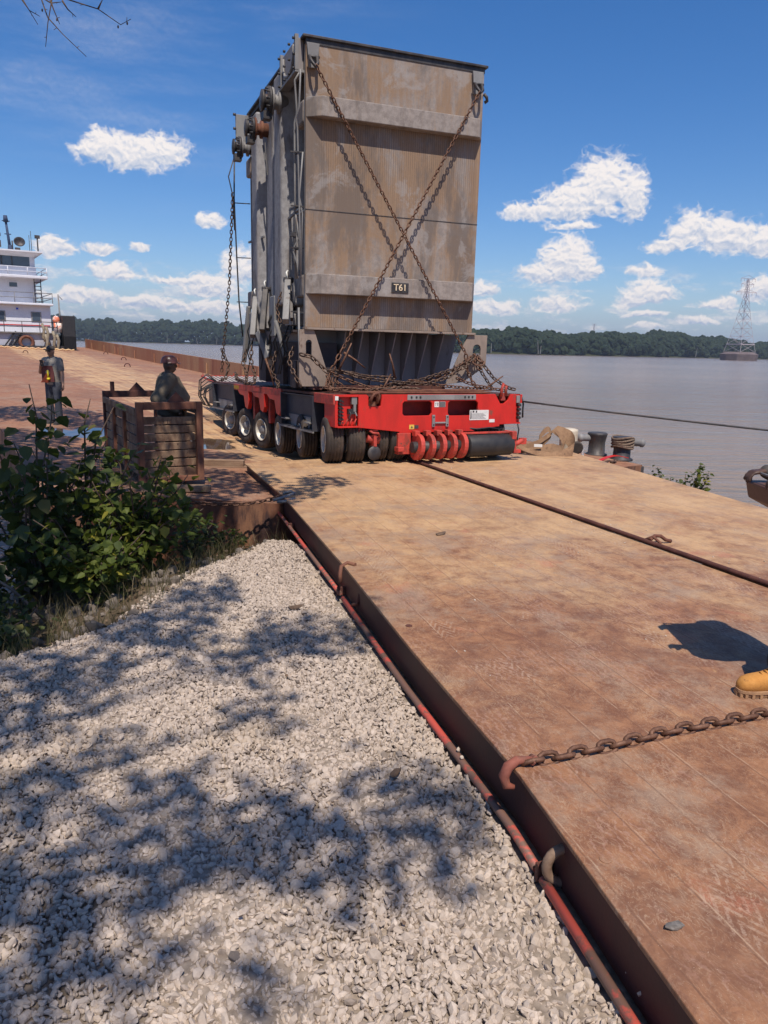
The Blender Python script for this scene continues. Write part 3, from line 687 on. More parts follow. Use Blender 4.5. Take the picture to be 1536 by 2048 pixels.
# roller / coupling under the front
mb = MB(); mb.bx(1.24, 1.50, -.02, .3, .16, .545); mb.bx(1.20, 1.32, -.12, .05, .22, .30); mb.build('roller_frame', M['red2'], TR, bevel=.01)
for k in range(5):
    x = 1.56+.225*k; yc = -.16; zc = .30
    mb = MB(); rs = []
    for (r_, xx) in ((.10,-.04),(.235,-.04),(.235,.04),(.10,.04)):
        rs.append([(x+xx+.02*math.sin(t2), yc+r_*math.cos(t2), zc+r_*1.0*math.sin(t2)) for t2 in [2*math.pi*i/24 for i in range(24)]])
    mb.rings(rs, smooth=False, closed=True)
    mb.box((x, yc+.06, zc+.24), (.10, .14, .1)); mb.build('coupling_jaw', M['red2'], TR, bevel=.008)
MB().lathe([(.09,0),(.10,.0),(.10,1.1),(.09,1.1)], (1.45,-.16,.30), (1,0,0), 18).build('jaw_spacer', M['dsteel'], TR)
MB().lathe([(.06,0),(.195,.0),(.205,.02),(.205,.95),(.195,.97),(.06,.97)], (2.58,-.16,.29), (1,0,0), 28).build('rubber_roller', M['black'], TR)
mb = MB(); mb.bx(2.5, 3.68, -.2, -.12, .505, .54); mb.bx(3.56, 3.62, -.3, .05, .18, .54); mb.bx(3.56, 3.72, -.32, -.24, .13, .2); mb.bx(3.5, 3.6, -.33, -.22, .40, .54); mb.tube([(3.62,-.16,.29),(3.74,-.16,.30),(3.84,-.18,.36)], .05, 8); mb.box((3.86,-.16,.34), (.12,.1,.12)); mb.build('roller_frame', M['red2'], TR, bevel=.006)
mb = MB(); mb.tube([(2.6,.05,.62),(2.9,-.02,.58),(3.2,0,.6),(3.5,.02,.56)], .016, 6); mb.build('hydraulic_hose', M['black'], TR)
# power pack behind with its slatted cover
mb = MB(); mb.bx(.5, 3.2, 8.9, 11.6, .5, 1.02); mb.build('power_pack', M['box'], TR, bevel=.02)
rot = rm('X', math.atan2(.24, 2.4)); mb = MB()
for k in range(22):
    x = .38+k*.125; mb.bar((x, 8.95, 1.06), (x, 11.5, 1.32), .075, .03)
mb.build('slatted_cover', wear('cover_slats', (.42,.37,.33), (.3,.24,.2), None, 4), TR)
mb = MB(); mb.bar((.30, 8.9, 1.07), (.30, 11.6, 1.33), .05); mb.bar((3.15, 8.9, 1.07), (3.15, 11.6, 1.33), .05); mb.bar((.30, 8.9, 1.07), (3.15, 8.9, 1.07), .05); mb.bar((.30, 11.6, 1.33), (3.15, 11.6, 1.33), .05)
mb.bar((.34, 11.6, 1.33), (.34, 11.6, 1.42), .02); mb.bar((1.3, 11.6, 1.33), (1.3, 11.6, 1.42), .02); mb.box((1.8, 9.3, 1.32), (.5, .12, .3), rm('Y', R(30)))
mb.build('cover_frame', M['red2'], TR)
mb = MB()
for k in range(11):
    y0 = 9.4+random.uniform(-.5, .6); s_ = random.uniform(.7, 1.1)
    mb.tube([(.3, y0, 1.2), (.02, y0-.05, 1.3*s_), (-.16, y0, 1.15*s_), (-.2+.06*random.random(), y0+.1, .8), (-.05, y0, .55), (.3, y0, .5)], .016, 6)
mb.tube([(-.02, 8.6, .5), (.0, 8.3, .34), (.02, 8.0, .36), (.1, 7.8, .5)], .014, 6)
mb.split('hydraulic_hose', M['black'], TR)
for i, (x0, x1, y0, y1, z, t, lb) in enumerate([(.35, 3.2, .1, .62, 1.245, .03, 'widest flat rusty plate along the front top of the red trailer'), (1.1, 2.9, .2, .75, 1.278, .025, 'rusty plate lying upon the wider plate on the red trailer'), (2.5, 3.35, .14, .7, 1.278, .02, 'short rusty plate near the right hook on the red trailer')]):
    p = MB().bx(x0, x1, y0, y1, 0, t).build('steel_plate', M['rust'], None, bevel=.004)
    mw = Matrix.Translation((-.90, 12.88, 0)) @ (Matrix.Rotation(R(26), 4, 'Z') @ Matrix.Rotation(R(-1.5), 4, 'X'))
    p.matrix_world = mw @ Matrix.Translation((0, 0, z)) @ Matrix.Rotation(R(random.uniform(-2, 2)), 4, 'Z'); tag(p, lb, 'steel plate')

# ------------------------------------------------------------------ the tall steel tower
TO = Vector((-1.517, 14.0, 0)); TY = 21.3
TW = thing('steel_tower', 'tall grey-brown weathered steel tower chained upright on the red trailer', 'steel module', TO, (0, 0, R(TY)))
tmat = Matrix.Translation(TO) @ Matrix.Rotation(R(TY), 4, 'Z')
def tw(u, v, z): return tmat @ Vector((u, v, z))
WX, LY = 3.39, 4.86
mb = MB(); mb.bx(0, WX, 0, .06, 2.36, 7.02); mb.build('front_plate', M['tfront'], TW, bevel=.012)
mb = MB(); mb.bx(.0, WX, -.006, .004, 4.372, 4.384); mb.build('weld_seam', M['dsteel'], TW)
mb = MB(); mb.bx(WX-.06, WX, .06, LY, 2.36, 7.02); mb.bx(.0, WX-.06, LY-.06, LY, 2.36, 7.02); mb.build('rear_casing', M['tside'], TW)
for z0, z1 in ((5.86, 6.18), (2.945, 3.29)):
    MB().prism([(0, 0), (.24, -.2), (WX-.14, -.2), (WX, 0)], lambda x, y, d, z0=z0: (x, y, z0+d), z1-z0).build('front_beam', M['tbeam'], TW, bevel=.012)
mb = MB(); mb.bx(-.03, WX+.04, -.09, .08, 2.32, 2.36); mb.build('bottom_ledge', M['gus'], TW, bevel=.006)
# roof
mb = MB(); mb.bx(-.06, WX+.05, -.05, LY+.05, 7.09, 7.13); mb.build('roof', M['dsteel'], TW, bevel=.006)
mb = MB(); mb.bx(.0, WX, -.012, .0, 7.0, 7.09); mb.bx(.0, WX, .0, LY, 7.02, 7.09); mb.build('roof_edge', M['dsteel'], TW)
mb = MB(); mb.lathe([(.28,0),(.3,.03),(.3,.07),(.22,.1)], (2.3,.5,7.13), n=20); mb.build('roof_hatch', M['dsteel'], TW)
# lifting ears at the upper corners
for x, nm in ((.10, 1), (3.22, 1)):
    mb = MB(); mb.prism([(x-.1,7.0),(x+.12,7.0),(x+.08,6.62),(x-.06,6.62)], lambda a, b, d: (a, -.02-d, b), .05)
    o = mb.build('lifting_ear', M['gsteel'], TW, bevel=.006)
    mb = MB(); mb.tube([(x-.07,-.1,6.78),(x-.05,-.18,6.68),(x,-.22,6.60),(x+.06,-.18,6.66),(x+.07,-.1,6.78)], .028, 8); mb.cyl((x-.1,-.1,6.78),(x+.11,-.1,6.78), .022, n=8); mb.build('shackle', M['dsteel'], o)
MB().tube([(3.39,-.02,6.66),(3.44,-.04,6.6),(3.46,-.02,6.55),(3.42,0,6.52)], .03, 7).build('lifting_eye', M['dsteel'], TW)
# skirt and its ribs
sk = lambda z: .25+(2.33-z)/(2.33-1.22)*.60
VS = .62
mb = MB(); q = [(.12,VS,2.32),(3.38,VS,2.32),(3.14,VS,1.22),(.40,VS,1.22),(.12,4.6,2.32),(3.3,4.6,2.32),(3.1,4.2,1.22),(.40,4.2,1.22)]
mb.add(q, [(0,1,2,3),(1,5,6,2),(5,4,7,6),(4,0,3,7),(3,2,6,7),(0,4,5,1)]); mb.build('skirt', M['skirt'], TW)
for k in range(7):
    x = .80+k*.335
    mb = MB(); mb.add([(x-.01,VS-.003,2.32),(x-.01,VS-.003,1.24),(x-.01,VS-.10,1.24),(x-.01,VS-.14,1.5),(x-.01,.05,2.32),(x+.01,VS-.003,2.32),(x+.01,VS-.003,1.24),(x+.01,VS-.10,1.24),(x+.01,VS-.14,1.5),(x+.01,.05,2.32)], [(0,1,2,3,4),(9,8,7,6,5),(0,5,6,1),(1,6,7,2),(2,7,8,3),(3,8,9,4),(4,9,5,0)])
    mb.build('skirt_rib', M['skirt'], TW)
def arch(x, z0, z1, w):
    return [(x-w, z0), (x+w, z0), (x+w, z1-w)]+[(x+w*math.cos(R(a)), z1-w+w*math.sin(R(a))) for a in (30, 60, 90, 120, 150)]+[(x-w, z1-w)]
MB().prism([(-.12,2.32),(.16,2.32),(.50,1.30),(-.12,1.30)], fp, .05, [arch(.06, 1.86, 2.14, .055)]).build('gusset_plate', M['gus'], TW, bevel=.006, loc=(0,-.04,0))
MB().prism([(3.30,2.32),(3.72,2.32),(3.72,1.72),(3.22,1.40),(2.86,1.36)], fp, .05, [arch(3.50, 1.93, 2.14, .085)]).build('gusset_plate', M['gus'], TW, bevel=.006, loc=(0,-.04,0))
mb = MB(); mb.bx(.15, .32, -.02, .3, 1.24, 1.5); mb.bx(.5, 3.0, .3, 4.4, 1.235, 1.30); mb.split('foot_plate', M['rustdark'], TW)
# number plate
sg = MB().bx(1.58, 1.92, -.215, -.203, 3.03, 3.21).build('number_plate', M['dsteel'], TW, bevel=.004)
cu = bpy.data.curves.new('lettering', 'FONT'); cu.body = 'T61'; cu.size = .165; cu.extrude = .004; cu.offset = .0015; cu.align_x = 'CENTER'; cu.align_y = 'CENTER'
tmp = bpy.data.objects.new('tmp', cu); COL.objects.link(tmp); bpy.context.view_layer.update()
me = bpy.data.meshes.new_from_object(tmp.evaluated_get(bpy.context.evaluated_depsgraph_get())); bpy.data.objects.remove(tmp)
me.materials.clear(); me.materials.append(wear('cream_letters', (.80,.66,.45), (.66,.5,.33), None, 20)); lt = bpy.data.objects.new('lettering', me); COL.objects.link(lt); lt.parent = sg
lt.location = (1.75, -.221, 3.12); lt.rotation_euler = (R(90), 0, 0)
# ---- left side: casing, pilasters, collars
mb = MB(); mb.bx(.30, .36, .06, LY-.06, 2.36, 7.02); mb.build('side_casing', M['tside'], TW)
mb = MB(); mb.bx(.0, .30, .06, .12, 2.36, 7.02); mb.build('corner_flange', M['tside'], TW, bevel=.01)
def pil(v0, v1, z0, z1, d): # vertical pocket, chamfered plan
    w_ = (v1-v0); return MB().prism([(.30, v0), (-d, v0+w_*.18), (-d, v1-w_*.18), (.30, v1)], lambda x, y, dd: (x, y, z0+dd), z1-z0)
for v0, v1, z0, z1, d in ((1.1, 2.0, 2.8, 6.95, .14), (2.35, 3.2, 2.6, 6.9, .02), (3.45, 4.3, 2.6, 6.85, .12)):
    pil(v0, v1, z0, z1, d).build('side_pilaster', M['tside'], TW, bevel=.05)
for z0, z1 in ((5.80, 6.18), (2.90, 3.29)):
    mb = MB(); mb.bx(-.02, .30, .12, .62, z0, z1); mb.build('side_collar', M['tbeam'], TW, bevel=.04)
    mb = MB(); mb.bx(-.1, .30, 4.35, 4.86, z0-.05, z1-.05); mb.build('side_collar', M['tbeam'], TW, bevel=.04)
mb = MB(); mb.bx(.0, .30, .12, .66, 4.36, 4.39); mb.bar((-.0, 1.9, 4.32), (-.0, .4, 4.45), .04); mb.bar((-.14, 4.4, 4.3), (-.0, 3.4, 4.32), .04); mb.split('stiffener', M['gsteel'], TW)
# flanged inlet at the top front corner
mb = MB(); mb.bx(-.12, .0, .14, 1.2, 6.62, 7.12); mb.build('inlet_box', M['skirt'], TW, bevel=.01)
mb = MB(); mb.tube([(-.14, .28, 7.05), (-.14, .3, 6.85), (-.14, .42, 6.72), (-.14, .66, 6.66), (-.14, .9, 6.72), (-.14, 1.02, 6.85), (-.14, 1.04, 7.05)], .025, 7)
for y in (.14, 1.2): mb.bx(-.16, -.1, y-.04, y+.04, 6.6, 7.16)
mb.bx(-.16, .0, .1, 1.24, 6.58, 6.62); mb.build('inlet_flange', M['gsteel'], TW)
mb = MB()
for y in (.14, .45, .8, 1.2):
    for z in (6.64, 6.86, 7.1): mb.cyl((-.16, y, z), (-.2, y, z), .022, n=7)
mb.split('flange_bolt', M['dsteel'], TW)
mb = MB(); mb.bx(-.34, .2, 4.72, 4.78, 6.42, 7.05); mb.build('end_flange', M['gsteel'], TW, bevel=.006)
mb = MB()
for z in (6.44, 6.74, 7.03): mb.cyl((-.34, 4.7, z), (-.40, 4.7, z), .03, n=7)
mb.split('flange_bolt', M['dsteel'], TW)
def valve(v, z, s_, rusty=False):
    o = MB().lathe([(.13*s_,0),(.13*s_,.12),(.17*s_,.13),(.17*s_,.17),(.11*s_,.18),(.11*s_,.26),(.21*s_,.27),(.21*s_,.31)], (.0, v, z), (-1,0,0), 20).build('side_valve', M['rust'] if rusty else M['gsteel'], TW)
    mb = MB(); mb.lathe([(.22*s_,.315),(.22*s_,.36),(.1*s_,.37),(.1*s_,.44),(.16*s_,.45),(.16*s_,.48),(.02,.5)], (.0, v, z), (-1,0,0), 20)
    for k in range(10):
        t = 2*math.pi*k/10; mb.cyl((-.26, v+.185*s_*math.cos(t), z+.185*s_*math.sin(t)), (-.42, v+.185*s_*math.cos(t), z+.185*s_*math.sin(t)), .016, n=6)
    mb.box((-.38, v, z-.22*s_), (.16, .2, .14)); mb.build('valve_flange', M['dsteel'], o)
    mb = MB(); mb.bar((-.1, v-.12, z-.26*s_), (-.03, v, z-.85), .02); mb.bar((-.1, v+.12, z-.26*s_), (-.03, v, z-.85), .02); mb.build('valve_bracket', M['gsteel'], o)
valve(1.35, 6.42, 1.15); valve(2.9, 6.32, 1.0, True); valve(4.35, 6.28, 1.0)
# conduits down the near edge
mb = MB(); mb.tube([(-.1,.05,6.55),(-.16,.12,6.45),(-.14,.10,6.1),(-.12,.14,5.95),(-.15,.18,5.8),(-.15,.16,4.9),(-.14,.15,3.2)], .018, 7)
mb.tube([(-.08,.05,6.6),(-.1,-.02,6.5),(-.12,-.02,6.0),(-.16,.05,5.85),(-.12,.1,5.7),(-.1,.0,4.0),(-.1,-.01,3.35)], .016, 7)
mb.tube([(-.05,.0,5.3),(-.09,.08,4.6),(-.05,.02,4.3),(-.09,-.02,3.2)], .014, 6)
mb.tube([(-.14,.14,4.3),(-.1,.05,3.9),(-.2,.12,3.7),(-.13,.06,3.45),(-.12,.08,3.2)], .016, 6)
mb.tube([(-.12,-.0,2.7),(-.1,.0,1.4)], .02, 7); mb.split('conduit', M['gsteel'], TW)
mb = MB()
for z in (5.3, 4.42, 3.72, 2.62): mb.bar((-.02, .02, z), (-.24, .1, z+.01), .022); mb.box((-.14, .1, z), (.06, .06, .05))
mb.box((-.2, .12, 3.95), (.1, .08, .06)); mb.box((-.17, .12, 3.85), (.05, .05, .22)); mb.split('conduit_clamp', M['dsteel'], TW)
mb = MB(); mb.tube([(-.36,4.85,6.2),(-.38,4.86,5.3),(-.34,4.86,4.0),(-.30,4.88,3.0),(-.22,4.9,2.2)], .018, 6); mb.tube([(-.36,4.85,6.2),(-.5,4.86,5.75),(-.42,4.86,5.4),(-.38,4.86,4.6)], .014, 6)
for z in (5.2, 4.0, 3.0): mb.bar((-.02, 4.8, z), (-.36, 4.86, z), .02)
mb.split('conduit', M['dsteel'], TW)
# tilting jacks low on the side
def jack(v, z0, z1, lean, mat):
    o = thing('p', '', '') if False else None
    mb = MB(); mb.bar((-.30, v, z0), (-.12-.0, v+lean, z1), .12, .15)
    j = mb.build('tilt_jack', mat, TW, bevel=.015)
    mb = MB(); mb.bar((-.16, v+lean*.2, z0+.05), (-.06, v+lean*1.1, z1-.05), .05, .10); mb.cyl((-.2, v+lean, z1+.03), (-.02, v+lean, z1+.03), .05, n=10); mb.build('jack_rod', M['dsteel'], j)
    mb = MB(); mb.tube([(-.14, v+lean-.05, z1+.04), (-.16, v+lean-.05, z1+.16), (-.12, v+lean+.03, z1+.2), (-.1, v+lean+.08, z1+.08)], .018, 7); mb.build('jack_eye', M['sign'], j)
jack(.25, 2.45, 3.2, .55, M['gsteel']); jack(2.3, 2.3, 3.15, .45, M['dsteel']); jack(3.3, 2.2, 3.05, .5, M['gsteel'])
mb = MB(); mb.bx(-.1, .3, .62, 1.15, 2.40, 2.62); mb.bx(-.16, .25, 1.8, 2.2, 2.2, 3.0); mb.bx(-.12, .28, 3.9, 4.7, 2.1, 2.75); mb.bar((-.2, 1.5, 2.5), (-.05, 1.3, 1.8), .07); mb.bar((-.25, 2.8, 2.3), (-.1, 2.5, 1.75), .16); mb.bar((-.12, 4.6, 2.9), (-.2, 4.9, 1.6), .1)
mb.split('jack_bracket', M['gsteel'], TW, bevel=.02)
mb = MB(); mb.bx(-.1, .3, .5, 1.6, 2.28, 2.32); mb.bx(.1, .7, .3, 4.6, 1.24, 2.1); mb.bx(.0, .12, 1.7, 2.3, 1.24, 1.9); mb.bx(-.08, .12, 3.0, 3.7, 1.24, 1.7); mb.bx(-.05, .12, .5, .9, 1.24, 1.75); mb.split('side_ledge', wear('near_black_steel', (.035,.03,.035), (.06,.045,.045), (.09,.05,.04), 5), TW)  # near-black colour on the ledge and blocks low on the left side
mb = MB()
for k in range(14):
    y = .5+random.random()*4; z = 1.6+random.random()*.9
    mb.tube([(-.1, y, z+.4), (-.2, y+.1, z+.1), (-.12, y+.25, z-.1), (-.18, y+.2, z-.35)], .014, 5)
mb.split('loose_line', M['black'], TW)

# ------------------------------------------------------------------ chains
def chain_mesh(pts, d=.020, pitch=None, seg=5, sag=0.):
    p = pitch or d*3.3; pts = [Vector(q) for q in pts]
    if sag:
        new = []
        for a, b in zip(pts[:-1], pts[1:]):
            for k in range(8):
                t = k/8; q = a.lerp(b, t); q.z -= sag*(b-a).length*4*t*(1-t); new.append(q)
        new.append(pts[-1]); pts = new
    L = [0]
    for a, b in zip(pts[:-1], pts[1:]): L.append(L[-1]+(b-a).length)
    n = max(1, int(L[-1]/p)); mb = MB(); rc = d*1.15; st = max(p-1.4*d, .5*d)/1.0
    up = Vector((.3, .2, 1)).normalized()
    for i in range(n):
        s_ = (i+.5)*L[-1]/n
        k = min(len(L)-2, max(0, int(np.searchsorted(L, s_))-1)); t = (s_-L[k])/max(L[k+1]-L[k], 1e-6)
        c = pts[k].lerp(pts[k+1], t); T = (pts[k+1]-pts[k]).normalized()
        X = T.cross(up).normalized() if abs(T.dot(up)) < .95 else T.orthogonal().normalized(); Y = X.cross(T)
        ang = (math.pi/2)*(i % 2)+.6+random.uniform(-.12, .12); A = X*math.cos(ang)+Y*math.sin(ang)
        path = []
        for a in (-90, -45, 0, 45, 90): path.append(c+T*(st/2+rc*math.cos(R(a)))+A*(rc*math.sin(R(a))))
        for a in (90, 135, 180, 225, 270): path.append(c+T*(-st/2+rc*math.cos(R(a)))+A*(rc*math.sin(R(a))))
        mb.tube(path, d/2, seg, closed=True)
    return mb
def chain(pts, label, mat='chain', d=.020, sag=0., name='lashing_chain', cat='chain', group=None):
    o = chain_mesh(pts, d, sag=sag).build(name, M[mat]); return tag(o, label, cat, group)
def T3(l): return [tw(*q) for q in l]
chain(T3([(.11,-.22,6.62),(3.12,-.32,1.95)]), 'rusty lashing chain crossing the tower front from upper left to lower right', d=.021)
chain(T3([(3.20,-.22,6.62),(.60,-.30,1.95)]), 'rusty lashing chain crossing the tower front from upper right to lower left', d=.021)
chain(T3([(3.12,-.32,1.95),(3.14,-.3,1.72),(3.28,-.3,1.45),(3.42,-.3,1.29)]), 'slack doubled end of chain hanging at the right front gusset', d=.026)
chain(T3([(.62,-.3,2.0),(.50,-.34,1.78),(.40,-.32,1.58)]), 'thick doubled chain end by the left front of the skirt', d=.03)
chain(T3([(.40,-.3,1.58),(.30,-.36,1.32),(.42,-.32,1.29),(.36,-.2,1.52)]), 'bunched chain loop hanging onto the platform at the left front', d=.026)
chain(T3([(-.12,-.1,1.88),(.06,-.2,1.84),(.3,-.32,1.60),(.77,-.34,1.56),(1.1,-.34,1.50),(1.66,-.34,1.48)]), 'dark chain drawn from the left gusset along the front skirt', 'chaind', d=.03)
chain(T3([(.38,-.33,1.57),(.75,-.4,1.42),(1.1,-.5,1.3),(1.22,-.8,1.24)]), 'chain running down from the left bunch to the trailer hook', d=.024)
chain(T3([(1.2,-.4,1.30),(1.7,-.36,1.36),(2.23,-.34,1.42),(2.8,-.32,1.60),(3.20,-.25,1.83),(3.40,-.12,1.93)]), 'doubled chain rising to the hole of the right gusset', d=.028)
chain(T3([(1.5,-.42,1.34),(2.2,-.38,1.47),(2.9,-.34,1.68),(3.42,-.14,1.95)]), 'lighter chain beside the doubled one rising to the right gusset', 'chaind', d=.022)
chain(T3([(3.48,-.12,1.93),(3.58,-.25,1.72),(3.74,-.35,1.50),(3.95,-.55,1.33),(4.03,-.7,1.30)]), 'steel-bright chain from the right gusset to the trailer corner hook', 'chaind', d=.026)
chain(T3([(3.44,-.12,1.9),(3.5,-.3,1.6),(3.62,-.38,1.4),(3.7,-.42,1.28)]), 'short chain hanging under the right gusset hole', 'chaind', d=.024)
chain(T3([(1.9,-.4,1.44),(2.5,-.42,1.36),(3.1,-.45,1.31),(3.5,-.42,1.28)]), 'chain lying low along the right half of the platform front', d=.024)
chain(T3([(.3,-.5,1.27),(.6,-.55,1.29),(.9,-.6,1.27),(1.3,-.55,1.29),(1.6,-.5,1.3),(1.2,-.45,1.29)]), 'loose chain heaped on the platform left of the front middle', d=.026)
chain(T3([(-.42,4.8,5.4),(-.5,5.0,3.4),(-.62,5.3,1.9),(-.66,5.4,1.35)]), 'long dark chain hanging down the rear left edge of the tower', 'chaind', d=.024)
chain(T3([(-.66,5.4,1.9),(-.5,5.3,1.5),(-.6,5.2,1.2),(-.7,5.5,1.12)]), 'bunched dark chain at the rear left of the trailer platform', 'chaind', d=.028)
chain(T3([(-.2,4.6,1.9),(-.3,4.5,1.6),(-.25,4.3,1.35),(-.3,4.1,1.2)]), 'dark chain dropping beside the rear jack', 'chaind', d=.03)
chain(T3([(-.3,3.4,2.0),(-.35,3.3,1.7),(-.3,3.1,1.4),(-.35,2.9,1.2)]), 'dark chain dropping under the middle jack', 'chaind', d=.03)
chain(T3([(-.2,1.5,1.9),(-.3,1.4,1.5),(-.25,1.1,1.3),(-.3,.9,1.22)]), 'dark chain hanging near the front jack on the left side', 'chaind', d=.028)
chain(T3([(-.25,.8,3.0),(-.35,.75,2.7),(-.32,.6,2.45)]), 'short chain dangling from the first tilting jack', 'chaind', d=.022)
chain(T3([(.55,-.35,1.60),(.9,-.45,1.50),(1.3,-.42,1.44),(1.75,-.45,1.40),(2.2,-.44,1.38),(2.7,-.4,1.50),(3.1,-.34,1.72),(3.36,-.2,1.88)]), 'long slack chain sweeping along the whole skirt front up to the right gusset', 'chaind', d=.026)
chain(T3([(.36,-.36,1.5),(.28,-.42,1.3),(.5,-.5,1.27),(.62,-.4,1.3),(.45,-.34,1.45),(.42,-.38,1.3)]), 'knotted chain tail on the platform below the left gusset', d=.026)
chain(T3([(1.0,-.7,1.26),(1.25,-.62,1.29),(1.5,-.66,1.27),(1.75,-.55,1.3),(2.05,-.6,1.28),(1.8,-.5,1.31),(1.45,-.52,1.29)]), 'spare chain heaped on the middle of the platform front', 'chaind', d=.026)
chain(T3([(2.9,-.4,1.5),(3.1,-.42,1.42),(3.3,-.46,1.36),(3.6,-.5,1.31),(3.85,-.6,1.28)]), 'chain tail trailing to the right corner of the platform', d=.024)
chain(T3([(3.36,-.16,1.94),(3.44,-.26,1.86),(3.5,-.3,1.78),(3.42,-.3,1.7),(3.34,-.26,1.78),(3.4,-.2,1.9)]), 'tight chain loop wrapped through the right gusset hole', d=.028)
chain(T3([(-.15,.3,2.0),(-.25,.2,1.75),(-.2,.0,1.5),(-.1,-.1,1.3)]), 'dark chain hanging behind the left gusset plate', 'chaind', d=.028)
chain(T3([(-.45,4.6,1.35),(-.5,4.2,1.22),(-.45,3.7,1.2),(-.5,3.2,1.18),(-.42,2.7,1.2)]), 'dark chain lying along the left side of the platform', 'chaind', d=.032)
def lever(a, b, label):
    a, b = tw(*a), tw(*b); mb = MB(); mb.tube([a, a.lerp(b, .5)+Vector((.01, 0, .01)), b], [.026, .018, .013], 7); tag(mb.build('load_binder', M['chain']), label, 'load binder')
lever((.52,-.4,1.62), (.74,-.45,2.10), 'load binder lever standing upright before the left skirt')
lever((.62,-.38,1.93), (1.02,-.42,1.66), 'load binder lever slanting down right of the long chain')
lever((1.62,-.4,1.50), (1.48,-.45,1.93), 'thin load binder lever upright at the front middle')
lever((1.30,-.55,1.25), (1.50,-.5,1.56), 'load binder lever leaning right near the left orange hook')
lever((3.55,-.4,1.30), (3.86,-.5,1.55), 'load binder lever by the right gusset over the river')
lever((-.3,2.0,1.75), (-.15,1.9,1.2), 'load binder lever at the left side between the jacks')
# ------------------------------------------------------------------ timber crate with steel end frames
CR = thing('timber_crate', 'open timber crate with rusty steel end frames standing at the barge edge', 'crate', (-3.66, 10.98, bz(-3.3, 11.3)+.06), (0, 0, R(30)))
def endframe(y, name, w=.98, h=1.2):
    mb = MB(); mb.bx(0, .10, y-.05, y+.05, 0, h); mb.bx(w-.10, w, y-.05, y+.05, 0, h); mb.bx(.10, w-.10, y-.05, y+.05, h-.11, h); mb.bx(.10, w-.10, y-.05, y+.05, .0, .08)
    mb.build(name, M['rust'] if y < 1 else M['rustdark'], CR, bevel=.008)
    MB().prism([(w*.46, h), (w*.54+.2, h), (w*.5+.1, h+.15)], lambda a, b, d: (a, y-.02+d, b), .03).build('lifting_lug', M['rustdark'], CR)
endframe(0, 'end_frame'); endframe(2.7, 'end_frame')
MB().bx(.14, .2, 2.66, 2.74, 1.2, 1.36).build('stub_post', M['rustdark'], CR)
M['wood2'] = wear('stained_timber_boards', (.15,.08,.048), (.26,.165,.10), (.06,.03,.02), 4, (2.,1,.9), .4, .6, 60, .85)
for k in range(7):
    MB().box((.49, .075, .15+.128*k), (.80, .04, .112), rm('Y', R(random.uniform(-.8, .8)))).build('slat', M['wood2'], CR, bevel=.008)
for k in range(6):
    for x in (.05, .93): MB().box((x, 1.35, .17+.15*k), (.04, 2.56, .13)).build('side_slat', M['wood2'], CR, bevel=.008)
for x in (.02, .96):
    MB().bx(x-.03, x+.03, .05, 2.65, 1.0, 1.1).build('top_rail', M['wood2'], CR, bevel=.008)
    for y in (.95, 1.8): MB().bx(x-.035, x+.035, y-.05, y+.05, .05, 1.0).build('upright', M['rust'], CR, bevel=.006)
MB().bx(.1, .88, .05, 2.65, .04, .1).build('floor', M['wood2'], CR)
for i, (x, y, l, yw, lb) in enumerate([(-3.1, 10.75, 1.1, 8, 'short dirty timber bearer under the front of the crate'), (-3.0, 13.56, .85, -2, 'squared timber baulk lying on the barge left of the ramp end'), (-2.35, 13.62, 1.9, 16, 'long thin board lying behind the timber baulk by the ramp end'), (-3.25, 10.62, .5, 28, 'broken board piece sticking out below the crate'), (-4.6, 15.6, .9, 20, 'flat yellowish timber piece lying in the puddle near the trailer wheels')]):
    hgt = (.09, .12, .03, .04, .06)[i]; wdt = (.14, .14, .16, .07, .2)[i]
    tag(MB().box((0, 0, hgt/2), (l, wdt, hgt)).build('timber_baulk' if i < 2 else 'board', M['wood'], None, bevel=.008, loc=(x, y, bz(x, y)+.004), rot=(0, 0, R(yw))), lb, 'timber', 'timbers lying on the barge deck')

# ------------------------------------------------------------------ people
M['skin'] = wear('tanned_skin', (.36,.20,.13), (.42,.24,.16), None, 8, rough=.55, fine=90)
M['skind'] = wear('dark_brown_skin', (.075,.042,.03), (.10,.055,.038), None, 8, rough=.5, fine=90)
M['olive'] = wear('olive_brown_cotton', (.115,.088,.06), (.15,.118,.082), None, 6, rough=.9, bstr=.5, bdist=.01)
M['tee'] = wear('pale_grey_cotton', (.22,.20,.175), (.34,.30,.25), None, 6, rough=.9)
M['denim'] = wear('dark_denim', (.045,.05,.065), (.075,.08,.10), None, 10, rough=.9)
M['dtrous'] = wear('black_trousers', (.03,.027,.027), (.05,.045,.045), None, 10, rough=.9)
M['maroon'] = wear('maroon_bib', (.11,.03,.03), (.14,.04,.035), None, 6, rough=.8)
M['greysl'] = wear('charcoal_work_shirt', (.055,.05,.05), (.10,.085,.07), None, 4, rough=.85)
M['hat'] = wear('brown_hard_hat', (.085,.034,.028), (.11,.042,.034), None, 5, rough=.3)
M['boot'] = wear('tan_nubuck', (.50,.215,.045), (.60,.28,.07), (.30,.14,.05), 14, lo=.35, hi=.7, rough=.85, fine=150)
M['sole'] = wear('tan_rubber_sole', (.42,.24,.12), (.34,.19,.10), None, 12, rough=.8)
def caps(mb, p, q, r0_, r1_, n=12):
    p, q = Vector(p), Vector(q); d = (q-p).normalized(); pts = []; rr = []
    for a in (80, 50, 20): pts.append(p-d*r0_*math.sin(R(a))); rr.append(r0_*math.cos(R(a)))
    pts.append(p); rr.append(r0_); pts.append(q); rr.append(r1_)
    for a in (20, 50, 80): pts.append(q+d*r1_*math.sin(R(a))); rr.append(r1_*math.cos(R(a)))
    mb.tube(pts, rr, n)
